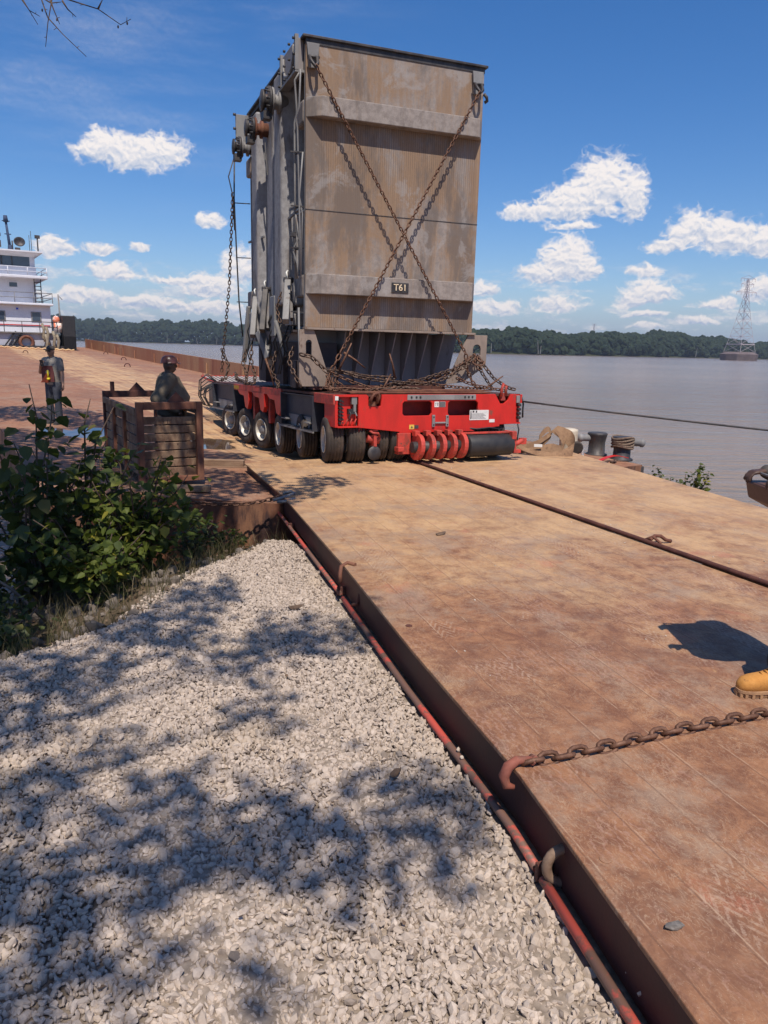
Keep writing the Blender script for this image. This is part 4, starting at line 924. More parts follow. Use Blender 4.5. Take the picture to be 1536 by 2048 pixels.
def remesh(o, vox, smooth=2):
    r_ = o.modifiers.new('remesh', 'REMESH'); r_.mode = 'VOXEL'; r_.voxel_size = vox; r_.use_smooth_shade = True
    s_ = o.modifiers.new('smooth', 'SMOOTH'); s_.factor = .5; s_.iterations = smooth
def hand(mb, wr, dirv, palm, curl, side):
    """palm slab with five curled fingers; dirv along the hand, palm = direction the palm faces"""
    d = Vector(dirv).normalized(); pn = Vector(palm); pn = (pn-d*pn.dot(d)).normalized(); sx = d.cross(pn)*side
    w_ = Vector(wr); k = w_+d*.085
    for t in (-.028, -.009, .010, .028): caps(mb, w_+d*.01+sx*t*.7, k+sx*t, .016, .014, 8)
    for t, l in ((-.03, .062), (-.010, .078), (.011, .073), (.031, .068)):
        a = k+sx*t; dd = d; 
        for j, f_ in enumerate((.45, .32, .23)):
            dd = (d*math.cos(curl*(j+1))+pn*math.sin(curl*(j+1))); b = a+dd*l*f_*1.1; caps(mb, a, b, .0095-.001*j, .0085-.001*j, 8); a = b
    a = w_+d*.03+sx*.028; dd = (d*.6+sx*.7+pn*.3).normalized(); b = a+dd*.04; caps(mb, a, b, .013, .011, 8); caps(mb, b, b+(d*.8+pn*.5).normalized()*.032, .011, .009, 8)
def person(name_label, loc, yaw, H=1.78, J=None, shirt='olive', trous='denim', skin='skin', sleeves='long', belly=0., hat=None, vox=.011, boots='dark', curl=.5, headyaw=0, stance=.11, bulk=0.):
    o = thing('person', name_label, 'person', loc, (0, 0, R(yaw))); k = H/1.78
    j = dict(an=[(-stance,0,.08),(stance,0,.08)], kn=[(-stance,.02,.5),(stance,.02,.5)], hp=[(-.09,0,.92),(.09,0,.92)],
             sh=[(-.19,-.01,1.46),(.19,-.01,1.46)], el=[(-.25,-.04,1.17),(.25,-.04,1.17)], wr=[(-.26,.06,.93),(.26,.06,.93)], hd=[(0,.2,-1),(0,.2,-1)], pm=[(1,0,0),(-1,0,0)])
    if J: j.update(J)
    Sx = lambda p: Vector(p)*k
    b = MB(); hc = Vector((0, .02, 1.665))*k; hr = rm('Z', R(headyaw))
    hp_ = lambda x, y, z: hc+hr@Vector((x, y, z))*k
    b.ell(hc, (.076*k, .095*k, .115*k)); b.ell(hp_(0, .02, -.055), (.058*k, .072*k, .065*k), 12, 8)
    b.ell(hp_(0, .100, -.015), (.013*k, .02*k, .026*k), 8, 6); b.ell(hp_(0, .085, .025), (.055*k, .016*k, .012*k), 10, 5); b.ell(hp_(0, .088, -.062), (.024*k, .011*k, .010*k), 8, 5)
    for s_ in (-1, 1): b.ell(hp_(s_*.079, -.002, -.005), (.01*k, .022*k, .032*k), 8, 6); b.ell(hp_(s_*.035, .082, .0), (.014*k, .011*k, .009*k), 8, 5)
    caps(b, Sx((0, -.01, 1.47)), Sx((0, .005, 1.6)), .062*k, .058*k)
    def torso(mb, g_=0.):
        prof = [(.92,.155,.105,0),(.98,.165,.115,0),(1.08,.155+belly*.3,.108+belly*.6,belly*.45),(1.2,.165+belly*.35,.115+belly*.7,belly*.55),(1.33,.19+belly*.1,.12+belly*.25,belly*.2),(1.43,.185,.105,0),(1.50,.12,.08,0)]
        rs = [[Vector(((a+g_)*math.cos(t), c+(b_+g_)*math.sin(t), z))*k for t in [2*math.pi*i/20 for i in range(20)]] for z, a, b_, c in prof]
        mb.rings(rs)
    torso(b)
    for i in (0, 1):
        caps(b, Sx(j['hp'][i]), Sx(j['kn'][i]), .088*k, .058*k); caps(b, Sx(j['kn'][i]), Sx(j['an'][i]), .056*k, .04*k)
        caps(b, Sx(j['sh'][i]), Sx(j['el'][i]), .056*k, .044*k); caps(b, Sx(j['el'][i]), Sx(j['wr'][i]), .043*k, .028*k)
        hand(b, Sx(j['wr'][i]), j['hd'][i], j['pm'][i], curl, -1 if i else 1)
        a_ = Sx(j['an'][i]); caps(b, a_+Vector((0, -.03, -.03)), a_+Vector((0, .13, -.045)), .04, .035)
    bo = b.build('body', M[skin], o); remesh(bo, vox)
    s_ = MB(); torso(s_, .022+bulk); bk = bulk*.6
    for i in (0, 1):
        caps(s_, Sx(j['sh'][i]), Sx(j['el'][i]), .078*k+bk, .062*k+bk) if sleeves == 'long' else caps(s_, Sx(j['sh'][i]), Sx(j['sh'][i]).lerp(Sx(j['el'][i]), .62), .08*k, .07*k)
        if sleeves == 'long': caps(s_, Sx(j['el'][i]), Sx(j['el'][i]).lerp(Sx(j['wr'][i]), .95), .062*k+bk, .046*k+bk*.5)
    caps(s_, Sx((-.09, -.01, 1.47)), Sx((.09, -.01, 1.47)), .085*k, .085*k)
    so = s_.build('shirt', M[shirt], o); remesh(so, vox*1.15, 3)
    t_ = MB(); caps(t_, Sx((-.06, 0, .97)), Sx((.06, 0, .97)), .125*k, .125*k)
    for i in (0, 1): caps(t_, Sx(j['hp'][i]), Sx(j['kn'][i]), .112*k, .08*k); caps(t_, Sx(j['kn'][i]), Sx(j['an'][i])+Vector((0, 0, .05)), .08*k, .075*k)
    to = t_.build('trousers', M[trous], o); remesh(to, vox*1.15, 3)
    for i in (0, 1):
        a_ = Sx(j['an'][i]); m_ = MB()
        if boots == 'dark':
            caps(m_, a_+Vector((0, -.035, -.02)), a_+Vector((0, .15, -.035)), .058, .048); caps(m_, a_+Vector((0, -.02, .09)), a_+Vector((0, -.03, -.01)), .055, .055); m_.bx(a_.x-.052, a_.x+.052, a_.y-.1, a_.y+.2, 0, .03)
            bb = m_.build('boot', M['dtrous'] if boots == 'dark' else M['boot'], o)
            remesh(bb, .01)
    if hat == 'hard':
        m_ = MB(); m_.rings([[hc+hr@Vector((rx*math.cos(t), .0+ry*math.sin(t), z)) for t in [2*math.pi*q/24 for q in range(24)]] for rx, ry, z in [(.118,.145,.03),(.112,.135,.035),(.108,.13,.07),(.09,.108,.12),(.055,.065,.148),(.01,.01,.156)]])
        m_.box(hp_(0, .13, .03), (.14, .07, .012), hr@rm('X', R(-12)))
        m_.build('hard_hat', M['hat'], o)
    elif hat == 'cap':
        m_ = MB(); m_.rings([[hc+hr@Vector((rx*math.cos(t), .0+ry*math.sin(t), z)) for t in [2*math.pi*q/20 for q in range(20)]] for rx, ry, z in [(.085,.105,.03),(.086,.106,.05),(.078,.095,.09),(.05,.06,.12),(.01,.01,.13)]])
        m_.box(hp_(0, .13, .045), (.13, .09, .01), hr@rm('X', R(-10))); m_.build('cap', M['greysl'], o)
        m2 = MB(); m2.box(hp_(0, .092, .008), (.125, .018, .032)); m2.build('sunglasses', M['black'], o)
    return o
# man behind the crate, seen from behind and turned to the right
p1_ = person('man in brown hard hat and olive long-sleeved shirt behind the timber crate', (-3.50, 12.15, bz(-3.5, 12.15)), -62, 1.90,
    dict(el=[(-.24,-.10,1.18),(.31,-.25,1.19)], wr=[(-.12,.12,1.02),(.25,.05,1.0)], hd=[(.6,.4,-.2),(-.2,.8,-.4)], pm=[(0,-1,0),(0,-1,0)]), 'olive', 'dtrous', 'skind', 'long', .10, 'hard', .012, headyaw=-12, bulk=.05)
# man farther back, facing us
p2_ = person('man in cap and pale T-shirt standing far back on the barge holding a phone up', (-7.75, 17.6, bz(-7.75, 17.6)-.02), 166, 1.80,
    dict(el=[(-.27,.02,1.15),(.30,.03,1.19)], wr=[(-.33,.10,.92),(.10,.26,1.36)], hd=[(-.1,.25,-1),(-.5,.3,.5)], pm=[(1,0,0),(0,-1,0)]), 'tee', 'denim', 'skin', 'short', .03, 'cap', .012)
m_ = MB(); m_.box((.04, .30, 1.42), (.08, .012, .15), rm('X', R(-15))); m_.build('phone', M['black'], p2_)
m_ = MB(); m_.prism([(-.16,1.0),(.16,1.0),(.17,1.2),(.13,1.36),(-.12,1.36),(-.16,1.2)], lambda a, b, d: (a, .155+d, b), .012); m_.build('bib', M['maroon'], p2_)
m_ = MB(); m_.prism([(-.02,1.24),(.19,.98),(-.02,.98)], lambda a, b, d: (a, .178+d, b), .01); m_.build('orange_cloth', wear('orange_cloth', (.62,.12,.04), (.5,.08,.035), None, 6, rough=.7), p2_)
m_ = MB(); m_.cyl((-.03,.21,1.26), (-.04,.21,1.09), .02, n=8); m_.cyl((-.04,.21,1.09), (-.042,.21,1.04), .038, .036, n=10); m_.build('flashlight', wear('yellow_plastic', (.75,.6,.02), (.7,.55,.02), None, 5, rough=.4), p2_)
# operator at the right edge of the picture, facing left with the control box on his belly
p3_ = person('man in charcoal sleeves and tan boots at the right edge working a brown control box', (2.80, 4.50, 0), 90, 1.84,
    dict(an=[(-.16,.24,.10),(.13,-.12,.10)], kn=[(-.15,.2,.52),(.13,.0,.52)], el=[(-.30,.14,1.22),(.30,.10,1.20)], wr=[(-.20,.44,1.33),(.20,.38,1.30)], hd=[(.15,1,-.15),(-.15,1,-.1)], pm=[(0,0,-1),(0,0,-1)]), 'greysl', 'dtrous', 'skind', 'long', .06, 'hard', .010, boots='own', curl=.55, headyaw=10)
def boot(ax, ay, yaw):
    rot = rm('Z', R(yaw)); e_ = Vector((ax, ay, 0)); P_ = lambda x, y, z: e_+rot@Vector((x*1.15, y*1.15, z*1.2))
    def sec(y, w_, z0, z1, n=16, flat=.6):
        pts = []
        for i in range(n):
            t = 2*math.pi*i/n; c, s_ = math.cos(t), math.sin(t)
            z = z0+(z1-z0)*(.5+.5*(abs(s_)**.8)*(1 if s_ > 0 else -1)) if s_ > 0 else z0+(z1-z0)*.5*(1-abs(s_)**.35)
            pts.append(P_(w_*(abs(c)**.75)*(1 if c > 0 else -1), y, z))
        return pts
    up = MB(); up.rings([sec(-.085,.02,.035,.08), sec(-.078,.036,.03,.13), sec(-.03,.044,.03,.15), sec(.02,.044,.03,.15), sec(.07,.048,.03,.125), sec(.115,.052,.03,.115), sec(.15,.052,.03,.108), sec(.185,.046,.03,.095), sec(.205,.032,.032,.075), sec(.212,.014,.04,.055)])
    u = up.build('boot', M['boot'], p3_)
    sh = MB(); sh.rings([[P_(.046*math.cos(t), -.03+.05*math.sin(t), z) for t in [2*math.pi*i/16 for i in range(16)]] for z in (.12, .2)]); sh.build('boot_shaft', M['boot'], u)
    so_ = MB(); outl = []
    for i in range(40):
        t = 2*math.pi*i/40; y = .06+.158*math.sin(t); w_ = .052+.010*math.sin(t) if math.sin(t) > -.2 else .046
        outl.append((w_*(abs(math.cos(t))**.7)*(1 if math.cos(t) > 0 else -1), y))
    so_.prism(outl, lambda a, b, d: P_(a*1.04, b, .022+d), .018); so_.build('welt', M['sole'], u, bevel=.004)
    so_ = MB(); 
    for i in range(40):
        t = 2*math.pi*i/40; a, b_ = outl[i]
        if i % 2 == 0: so_.box(P_(a*.92, b_*.97+.0, .011), (.02, .018, .023), rot)
    so_.prism([(a*.9, .06+(b_-.06)*.92) for a, b_ in outl], lambda a, b, d: P_(a, b, .006+d), .017); so_.build('sole', M['sole'], u)
    la = MB()
    for y, z in ((.062,.133),(.042,.142),(.088,.124)): la.tube([P_(-.028, y, z-.012), P_(0, y+.006, z+.002), P_(.028, y, z-.012)], .0035, 6)
    la.build('laces', M['boot'], u)
boot(-.17, .345, 6); boot(.13, -.1, -8)
# trouser leg over the near boot comes with a shin piece reaching the boot
m_ = MB(); caps(m_, (-.165, .20, .62), (-.17, .335, .22), .095, .078); l_ = m_.build('trouser_leg', M['dtrous'], p3_); remesh(l_, .012)
# control box with rail, hung on a strap: local +y is the way he faces
m_ = MB(); m_.prism([(.15,1.13),(.30,1.09),(.44,1.16),(.47,1.27),(.17,1.27)], lambda a, b, d: (-.30+d, a, b), .60); cb = m_.build('control_box', wear('brown_console', (.10,.05,.04), (.13,.065,.05), None, 5, rough=.5), p3_, bevel=.012)
m_ = MB()
for i in range(8): m_.cyl((-.301, .20+.034*i, 1.225), (-.310, .20+.034*i, 1.225), .009, n=8)
m_.split('knob', M['gsteel'], cb)
m_ = MB(); m_.tube([(-.28,.2,1.27),(-.28,.2,1.335),(-.28,.44,1.335),(-.28,.44,1.27)], .008, 7); m_.tube([(.28,.2,1.27),(.28,.2,1.335),(.28,.44,1.335),(.28,.44,1.27)], .008, 7); m_.tube([(-.28,.44,1.335),(.28,.44,1.335)], .008, 7); m_.build('guard_rail', M['gsteel'], cb)
for x in (-.2, -.1, .05, .2): MB().lathe([(.016,0),(.012,.03),(.02,.045),(.01,.055)], (x, .32, 1.27), n=10).build('joystick', M['black'], cb)
m_ = MB(); m_.tube([(-.26,.2,1.27),(-.16,.12,1.46),(-.10,.0,1.56),(-.02,-.08,1.52)], .014, 6); m_.tube([(.26,.2,1.27),(.16,.12,1.46),(.10,.0,1.56),(.02,-.08,1.52)], .014, 6); m_.build('neck_strap', M['black'], cb)

# ------------------------------------------------------------------ near chain with hook across the ramp
chain([(.745,3.425,.018),(.95,3.50,.017),(1.25,3.62,.017),(1.6,3.78,.017),(2.0,3.93,.017),(2.4,4.08,.017),(3.0,4.3,.017),(3.6,4.55,.017)], 'heavy rusty chain laid across the near ramp plate, ending in a hook', 'chain', d=.027, name='ramp_chain')
hk = MB(); hk.tube([(.78,3.44,.035),(.70,3.42,.035),(.655,3.40,.012),(.635,3.39,-.035),(.65,3.385,-.085),(.69,3.38,-.09)], [.014,.024,.028,.028,.024,.012], 10); hk.tube([(.78,3.47,.03),(.80,3.44,.035),(.775,3.41,.03)], .016, 8)
tag(hk.build('chain_hook', wear('red_primed_hook', (.27,.085,.055), (.20,.085,.055), None, 9)), 'red-brown hook gripping the near ramp edge at the end of the heavy chain', 'hook')
chain([(-3.6,10.18,-.08),(-3.04,10.1,-.06),(-2.4,10.0,-.10),(-1.9,10.02,-.09),(-1.56,10.12,-.04),(-1.42,10.14,.0)], 'grey-brown chain stretched along the barge end to the far ramp edge', 'chain', d=.022, sag=.01, name='mooring_chain')
e = MB(); e.tube([(-1.52,10.05,-.04),(-1.36,10.12,.0),(-1.26,10.28,.02),(-1.32,10.36,.03),(-1.42,10.30,.01)], .022, 8); e.tube([(-1.45,10.0,-.05),(-1.30,9.92,-.02),(-1.22,10.02,.0)], .022, 8)
tag(e.build('chain_hook', M['gsteel']), 'grey steel hook and shackle holding the thin chain at the far ramp edge', 'hook')

# ------------------------------------------------------------------ gear on the right corner of the barge
def zr(x, y): return max(bz(x, y), -.5)
M['canvas'] = wear('dusty_sling_webbing', (.22,.125,.07), (.30,.18,.10), (.11,.065,.04), 6, rough=.9)
def strip(path, wv, t=.012):
    """band of webbing: path points with width vectors"""
    P0 = [Vector(p) for p in path]; W0 = [Vector(w) for w in wv]; path = []; wv = []
    for k in range(len(P0)-1):
        for tt in (0, .2, .4, .6, .8):
            def cr(A):
                a, b, c, d = A[max(k-1, 0)], A[k], A[k+1], A[min(k+2, len(A)-1)]
                return .5*((2*b)+(c-a)*tt+(2*a-5*b+4*c-d)*tt*tt+(3*b-a-3*c+d)*tt**3)
            path.append(cr(P0)); wv.append(cr(W0))
    path.append(P0[-1]); wv.append(W0[-1])
    rs = []
    for p, w_ in zip(path, wv):
        p, w_ = Vector(p), Vector(w_); nn = Vector((0, 0, t)) if abs(w_.z) < .8*w_.length else Vector((0, t, 0))
        rs.append([p-w_, p+w_, p+w_+nn, p-w_+nn])
    return MB().rings(rs, False)
SL = thing('lifting_sling', 'heap of wide dusty brown lifting slings right of the trailer', 'lifting sling', (3.08, 15.3, 0)); SL.scale = (.82, .9, .95)
strip([(-.6,-.1,.25),(-.3,-.3,.08),(.1,-.42,.03),(.5,-.45,.03),(.85,-.3,.12),(.8,.0,.35),(.45,.1,.52)], [(0,.05,.04),(0,.05,.05),(0,.04,.05),(0,.05,.09),(.03,.06,.16),(.06,.04,.14),(.08,.02,.06)]).build('sling_loop', M['canvas'], SL)
strip([(-.7,.1,.05),(-.3,.1,.12),(.05,.1,.22),(.35,.12,.40),(.5,.1,.52),(.68,-.02,.30),(.60,-.2,.10),(.3,-.25,.16),(-.1,-.22,.10),(-.6,-.15,.03)], [(0,.02,.05)]*4+[(.07,.02,.05),(.05,.03,.08),(.03,.04,.1),(0,.03,.08),(0,.03,.05),(0,.03,.04)]).build('sling_loop', M['canvas'], SL)
strip([(-.5,.3,.02),(.0,.35,.05),(.4,.3,.35),(.3,.2,.5),(.1,.15,.3),(.2,.1,.05),(.7,.2,.02)], [(0,.03,.06)]*7).build('sling_loop', M['canvas'], SL)
MB().box((-.02, -.30, .2), (.2, .01, .06)).build('sling_tag', M['sign'], SL)
b_ = MB().lathe([(.19,0),(.2,.03),(.2,.5),(.19,.55),(.12,.57)], (4.12, 16.9, zr(4.1, 16.9)+.12), n=20)
tag(b_.build('drum', wear('white_rusty_drum', (.60,.52,.40), (.5,.4,.28), (.25,.13,.07), 7, rough=.5)), 'stained white drum standing behind the brown slings', 'drum')
wb = thing('water_bottle', 'clear plastic water bottle standing between the drum and the first bitt', 'bottle', (4.42, 16.75, zr(4.4, 16.75)))
pm_, g_, co_ = new_mat('clear_plastic'); finish(pm_, g_, (.8, .85, .88), .1, None, metal=0, Transmission_Weight=.7, Alpha=.75)
MB().lathe([(.033,0),(.035,.02),(.033,.1),(.035,.16),(.015,.2),(.013,.22)], n=12).build('bottle', pm_, wb); MB().lathe([(.015,.22),(.015,.24)], n=10).build('cap', M['sign'], wb); MB().lathe([(.0355,.07),(.0355,.13)], n=12, caps=False).build('label_band', M['sign'], wb)
def zc(p): return (p[0], p[1], bz(p[0], p[1])+.03)
chain([zc(p) for p in [(3.95,15.65),(4.2,15.9),(4.5,16.15),(4.75,16.35),(4.85,16.5),(5.1,16.6),(5.2,16.8)]], 'bright steel chain lying on the barge before the mooring bitts', 'chaind', d=.03)
st = [Vector(zc(p))+Vector((0, 0, h)) for p, h in [((4.75, 16.5), .02), ((5.0, 16.8), .07), ((5.25, 16.95), .1), ((5.5, 17.0), .06)]]
tag(strip(st, [(.03, -.05, 0)]*4).build('ratchet_strap', M['red']), 'red webbing strap tangled with the bright chain near the bitts', 'strap')
rp_ = MB()
for k in range(5):
    a = 2*math.pi*k/5; rp_.tube([(5.5+.24*math.cos(t), 17.39+.24*math.sin(t), bz(5.5, 17.39)+.30+.05*k+.03*math.sin(2*t+k)) for t in [2*math.pi*i/16 for i in range(16)]], .028, 6, closed=True)
tag(rp_.build('mooring_rope', wear('striped_rope', (.22,.16,.11), (.12,.07,.05), (.38,.30,.24), 30, rough=.9)), 'frayed rope wound around the right-hand mooring bitt', 'rope')
tag(MB().lathe([(.11,-.04),(.14,-.03),(.14,.03),(.11,.04)], (4.15, 16.25, zr(4.1, 16.2)+.34), (0,1,.2), 16).build('tyre_fender', M['tyre']), 'small dark tyre leaning behind the brown slings', 'tyre')
# line from the trailer corner towards the bank on the right
cb_ = [Vector((2.61, 14.6, 1.09)).lerp(Vector((14.3, 8.3, .62)), t/24)-Vector((0, 0, .10*4*(t/24)*(1-t/24))) for t in range(25)]
mp = thing('mooring_post', 'steel mooring post on the bank right of the ramps holding the taut cable', 'post', (14.35, 8.27, float(gz(14.35, 8.27))-.2))
MB().lathe([(.14, 0), (.14, 1.75), (.12, 1.8)], n=18).build('post', M['rust'], mp); MB().lathe([(.2, 1.8), (.2, 1.84), (.05, 1.9)], n=18).build('cap', M['dsteel'], mp)
tag(MB().tube(cb_, .017, 8).build('steel_cable', M['dsteel']), 'taut steel cable running from the trailer corner out to the right over the water', 'cable')
# small finds on the ramp and the gravel
def flake(x, y, z, s_, yaw, mat, name, lab, cat):
    pts = [(s_*(1+.25*math.sin(3*t+yaw))*math.cos(t), s_*.6*(1+.2*math.cos(2*t))*math.sin(t)) for t in [2*math.pi*i/9 for i in range(9)]]
    tag(MB().prism(pts, lambda a, b, d: (a, b, d+.015*abs(a)/s_), .004).build(name, mat, None, loc=(x, y, z), rot=(R(6), R(-5), R(yaw))), lab, cat)
M['dleaf'] = wear('dry_leaf', (.16,.10,.06), (.10,.065,.045), None, 30, rough=.8)
flake(-.8, 6.58, -.33, .07, 20, M['dleaf'], 'dry_leaf', 'dead brown leaf curled on the far gravel', 'leaf'); flake(.10, 3.85, -.325, .045, 60, M['dleaf'], 'dry_leaf', 'dead brown leaf on the gravel left of the hooked chain', 'leaf'); flake(.64, 8.2, .002, .07, 40, M['dleaf'], 'dry_leaf', 'small withered leaf lying on the far ramp plate', 'leaf')
flake(1.10, 2.36, .002, .035, 10, wear('dull_foil', (.15,.13,.11), (.24,.21,.18), None, 25, rough=.4), 'crushed_foil', 'crushed grey scrap pressed flat on the near ramp plate', 'litter')
V = []; Fc = []
ico = bmesh.new(); bmesh.ops.create_icosphere(ico, subdivisions=1, radius=1); IV = np.array([v.co[:] for v in ico.verts]); IF = np.array([[v.index for v in f.verts] for f in ico.faces]); ico.free()
def blobs(P_, S_, jit, squash=(1, .75, .55), IV=IV, IF=IF):
    n = len(P_); k = len(IV)
    A = rng.normal(size=(n, 3, 3)); Q, _ = np.linalg.qr(A)
    B = IV[None]*(1+rng.uniform(-jit, jit, (n, k, 1)))*np.array(squash)*(1+rng.uniform(-.2, .2, (n, 1, 3)))
    B = np.einsum('nij,nkj->nki', Q, B)*S_[:, None, None]+P_[:, None, :]
    Fx = IF[None]+(np.arange(n)*k)[:, None, None]
    return B.reshape(-1, 3), Fx.reshape(-1, 3)
n = 420; px = rng.uniform(.4, 6.5, n); py = rng.uniform(1.9, 14, n)
c_ = px*.954+py*.299; ok = (c_ > 1.75) & (c_ < 8)
cl2 = (np.abs((px-.79)/(3.53-.79)*(6.58-13.04)+13.04-py) < 1.0)
ok &= cl2 | (rng.random(n) < .22)
P_ = np.stack([px[ok], py[ok], np.full(ok.sum(), .004)], -1)
v_, f_ = blobs(P_, rng.uniform(.004, .013, ok.sum()), .25); tag(npmesh('loose_gravel', v_, f_, M['stone']), 'scattered pale gravel crumbs lying on the ramp plates', 'gravel', kind='stuff')
# crushed stone field
xs = []; 
step = .0235
for y in np.arange(1.7, 9.9, step):
    lo_ = xb(y)-.5 if y < 9.3 else -2.2
    lo_ = max(lo_, -1.02*y*1.08-.6); hi_ = np.interp(y, [p[1] for p in LE[::-1]], [p[0] for p in LE[::-1]])+.2
    m_x = np.arange(lo_, hi_, step); xs.append(np.stack([m_x, np.full(len(m_x), y)], -1))
G0 = np.concatenate(xs)
def field(off, keep, z_, smin, smax):
    q = G0[rng.random(len(G0)) < keep]+rng.uniform(-step*.6, step*.6, (0, 2)) if False else G0[rng.random(len(G0)) < keep].copy()
    q += rng.uniform(-step*.7, step*.7, q.shape)
    edge = np.interp(q[:, 1], [p[1] for p in LE[::-1]], [p[0] for p in LE[::-1]])-.035-.05*np.interp(q[:, 1], [2, 9], [0, 1])+.025*np.sin(q[:, 1]*9)+.02*np.sin(q[:, 1]*23)
    inb = (q[:, 0] < edge+rng.normal(0, .012, len(q))+np.where(q[:, 1] < 2.25, .10, 0))
    out = np.maximum(0, xb(q[:, 1])-q[:, 0])+np.maximum(0, q[:, 1]-9.35); inb &= rng.random(len(q)) > out/.45
    q = q[inb]; z = gz(q[:, 0], q[:, 1])+z_+rng.uniform(-.004, .010, len(q))+.012*np.sin(q[:, 0]*5+q[:, 1]*3)
    pile = np.clip(1-np.abs(q[:, 0]-edge[inb])/.18, 0, 1)*np.clip((2.5-q[:, 1])/.5, 0, 1)*.06
    s_ = rng.uniform(smin, smax, len(q))*np.where(rng.random(len(q)) < .1, 1.35, 1)
    return np.stack([q[:, 0], q[:, 1], z+pile], -1), s_
a1, s1_ = field(0, .9, .0, .010, .022); a2, s2_ = field(0, .6, .010, .009, .024); a3, s3_ = field(0, .06, .016, .018, .030)
a2 = np.concatenate([a2, a3]); s2_ = np.concatenate([s2_, s3_])
v_, f_ = blobs(np.concatenate([a1, a2]), np.concatenate([s1_, s2_]), .15, (1.15, .85, .48))
print('stones', len(a1)+len(a2)); tag(npmesh('crushed_stone', v_, f_, M['stone']), 'pale crushed limestone spread beside the ramp', 'gravel', kind='stuff')
# a few stones on the rail
P_ = np.array([(.475, 4.03, -.262), (.49, 3.95, -.265), (.985, 2.42, -.262), (1.0, 2.33, -.26), (1.02, 2.28, -.25), (1.005, 2.35, -.265)]); v_, f_ = blobs(P_, np.array([.018, .014, .018, .02, .022, .015]), .2)
tag(npmesh('stones_on_rail', v_, f_, M['stone']), 'few gravel stones caught on the red ramp rail', 'gravel', kind='stuff')
# rough rocks on the bank
q = rng.uniform((-7, 4.8), (-1.2, 10.0), (520, 2)); d_ = xb(q[:, 1])-q[:, 0]; q = q[(d_ > .25) & (d_ < 4)]
M['rock'] = wear('bank_rock', (.13,.105,.085), (.20,.165,.135), (.07,.06,.045), 5, rough=.9)
v_, f_ = blobs(np.column_stack([q, gz(q[:, 0], q[:, 1])+.02]), rng.uniform(.03, .12, len(q)), .2); tag(npmesh('bank_rocks', v_, f_, M['rock']), 'broken rocks scattered down the shaded bank', 'rocks', kind='stuff')
# ------------------------------------------------------------------ towboat at the far end of the barge
BO = fromsu(8.7, 69.8)
TB = thing('towboat', 'white multi-deck towboat pushed up against the far end of the barge', 'towboat', (BO[0]+.5, BO[1]+.3, .175), (0, 0, R(31))); TB.scale = (1, 1, .875)
def tb(name, mat, *boxes, bevel=0, parent=None):
    m_ = MB()
    for b_ in boxes: m_.bx(*b_)
    return m_.build(name, mat, parent or TB, bevel=bevel)
tb('hull', M['dsteel'], (-11, 1.6, .8, 34, -1.6, 1.4))
tb('main_deck_house', M['white'], (-10, 0, 2, 30, 1.4, 5.2)); tb('middle_deck_house', M['white'], (-9, -.9, 3, 22, 5.4, 7.7)); tb('bridge_base', M['white'], (-8, -.75, 3.4, 12, 7.95, 8.9))
tb('forward_bulkhead', wear('light_grey_paint', (.45,.45,.50), (.38,.38,.42), (.2,.13,.1), 1), (-10.8, .3, 1.2, 1.9, .9, 2.55))
tb('main_deck_edge', M['gsteel'], (-11, .5, .9, 31, 2.56, 2.66)); tb('middle_deck', M['white'], (-10.4, .2, 1.4, 30, 5.2, 5.4), bevel=.04); tb('bridge_deck', M['white'], (-9.2, -.05, 1.8, 14, 7.7, 7.95), bevel=.04)
gl = wear('tinted_glass', (.035,.05,.08), (.05,.07,.10), None, .5, rough=.12, spec=.8)
tb('pilothouse_glass', gl, (-7.9, -1.2, 3.5, 9, 8.9, 9.85)); tb('corner_pillar', M['white'], (-1.2, -.8, 3.5, 9, 8.9, 9.85)); tb('window_mullion', M['dsteel'], (-2.6, -2.52, 3.45, 3.5, 8.9, 9.85), ); tb('window_mullion', M['dsteel'], (-3.4, -3.3, 3.45, 3.5, 8.9, 9.85))
m_ = MB(); m_.rings([[(-9, 2.4, 10.15), (-.25, 2.4, 10.15), (-.25, 11, 10.15), (-9, 11, 10.15)], [(-8, 3.4, 9.8), (-.9, 3.4, 9.8), (-.9, 10, 9.8), (-8, 10, 9.8)]], False); m_.bx(-9, -.25, 2.4, 11, 10.15, 10.28); m_.build('pilothouse_roof', M['white'], TB)
for x0, x1, z0, z1, y in ((-1.45, -.85, 3.75, 4.5, 2), (-4.3, -3.6, 3.75, 4.5, 2), (-2.95, -2.35, 6.9, 7.3, 3)):
    f_ = tb('window', M['gsteel'] if z0 < 5 else M['white'], (x0-.1, x1+.1, y-.06, y, z0-.1, z1+.1), bevel=.04); tb('pane', gl, (x0, x1, y-.075, y-.055, z0, z1), parent=f_)
tb('red_stripe', M['red'], (-10, -.1, 1.96, 2, 3.28, 3.36)); tb('blue_lamp', wear('blue_lamp', (.02,.08,.7), (.02,.08,.6), None), (-2.65, -2.5, 1.9, 2, 4.75, 4.9))
def railing(z, x0, x1, y, y1, h=1.0, n=5, mat='white', nm='railing'):
    m_ = MB()
    for zz in (z+h*.5, z+h): m_.tube([(x0, y, zz), (x1, y, zz), (x1, y1, zz)], .035, 5)
    for k in range(n+1): x = x0+(x1-x0)*k/n; m_.cyl((x, y, z), (x, y, z+h), .03, n=5)
    for k in range(1, 4): yy = y+(y1-y)*k/3; m_.cyl((x1, yy, z), (x1, yy, z+h), .03, n=5)
    m_.build(nm, M[mat], TB)
railing(2.66, -10.5, .3, 1.0, 20, .98, 8, 'dsteel'); railing(5.4, -10, .15, 1.5, 20, .95, 7, 'gsteel'); railing(7.95, -9, -.1, 1.9, 12, .75, 6)
m_ = MB()
for x in (-1.05, -.55): m_.cyl((x, 2.6, 5.4), (x, 2.6, 7.9), .04, n=5)
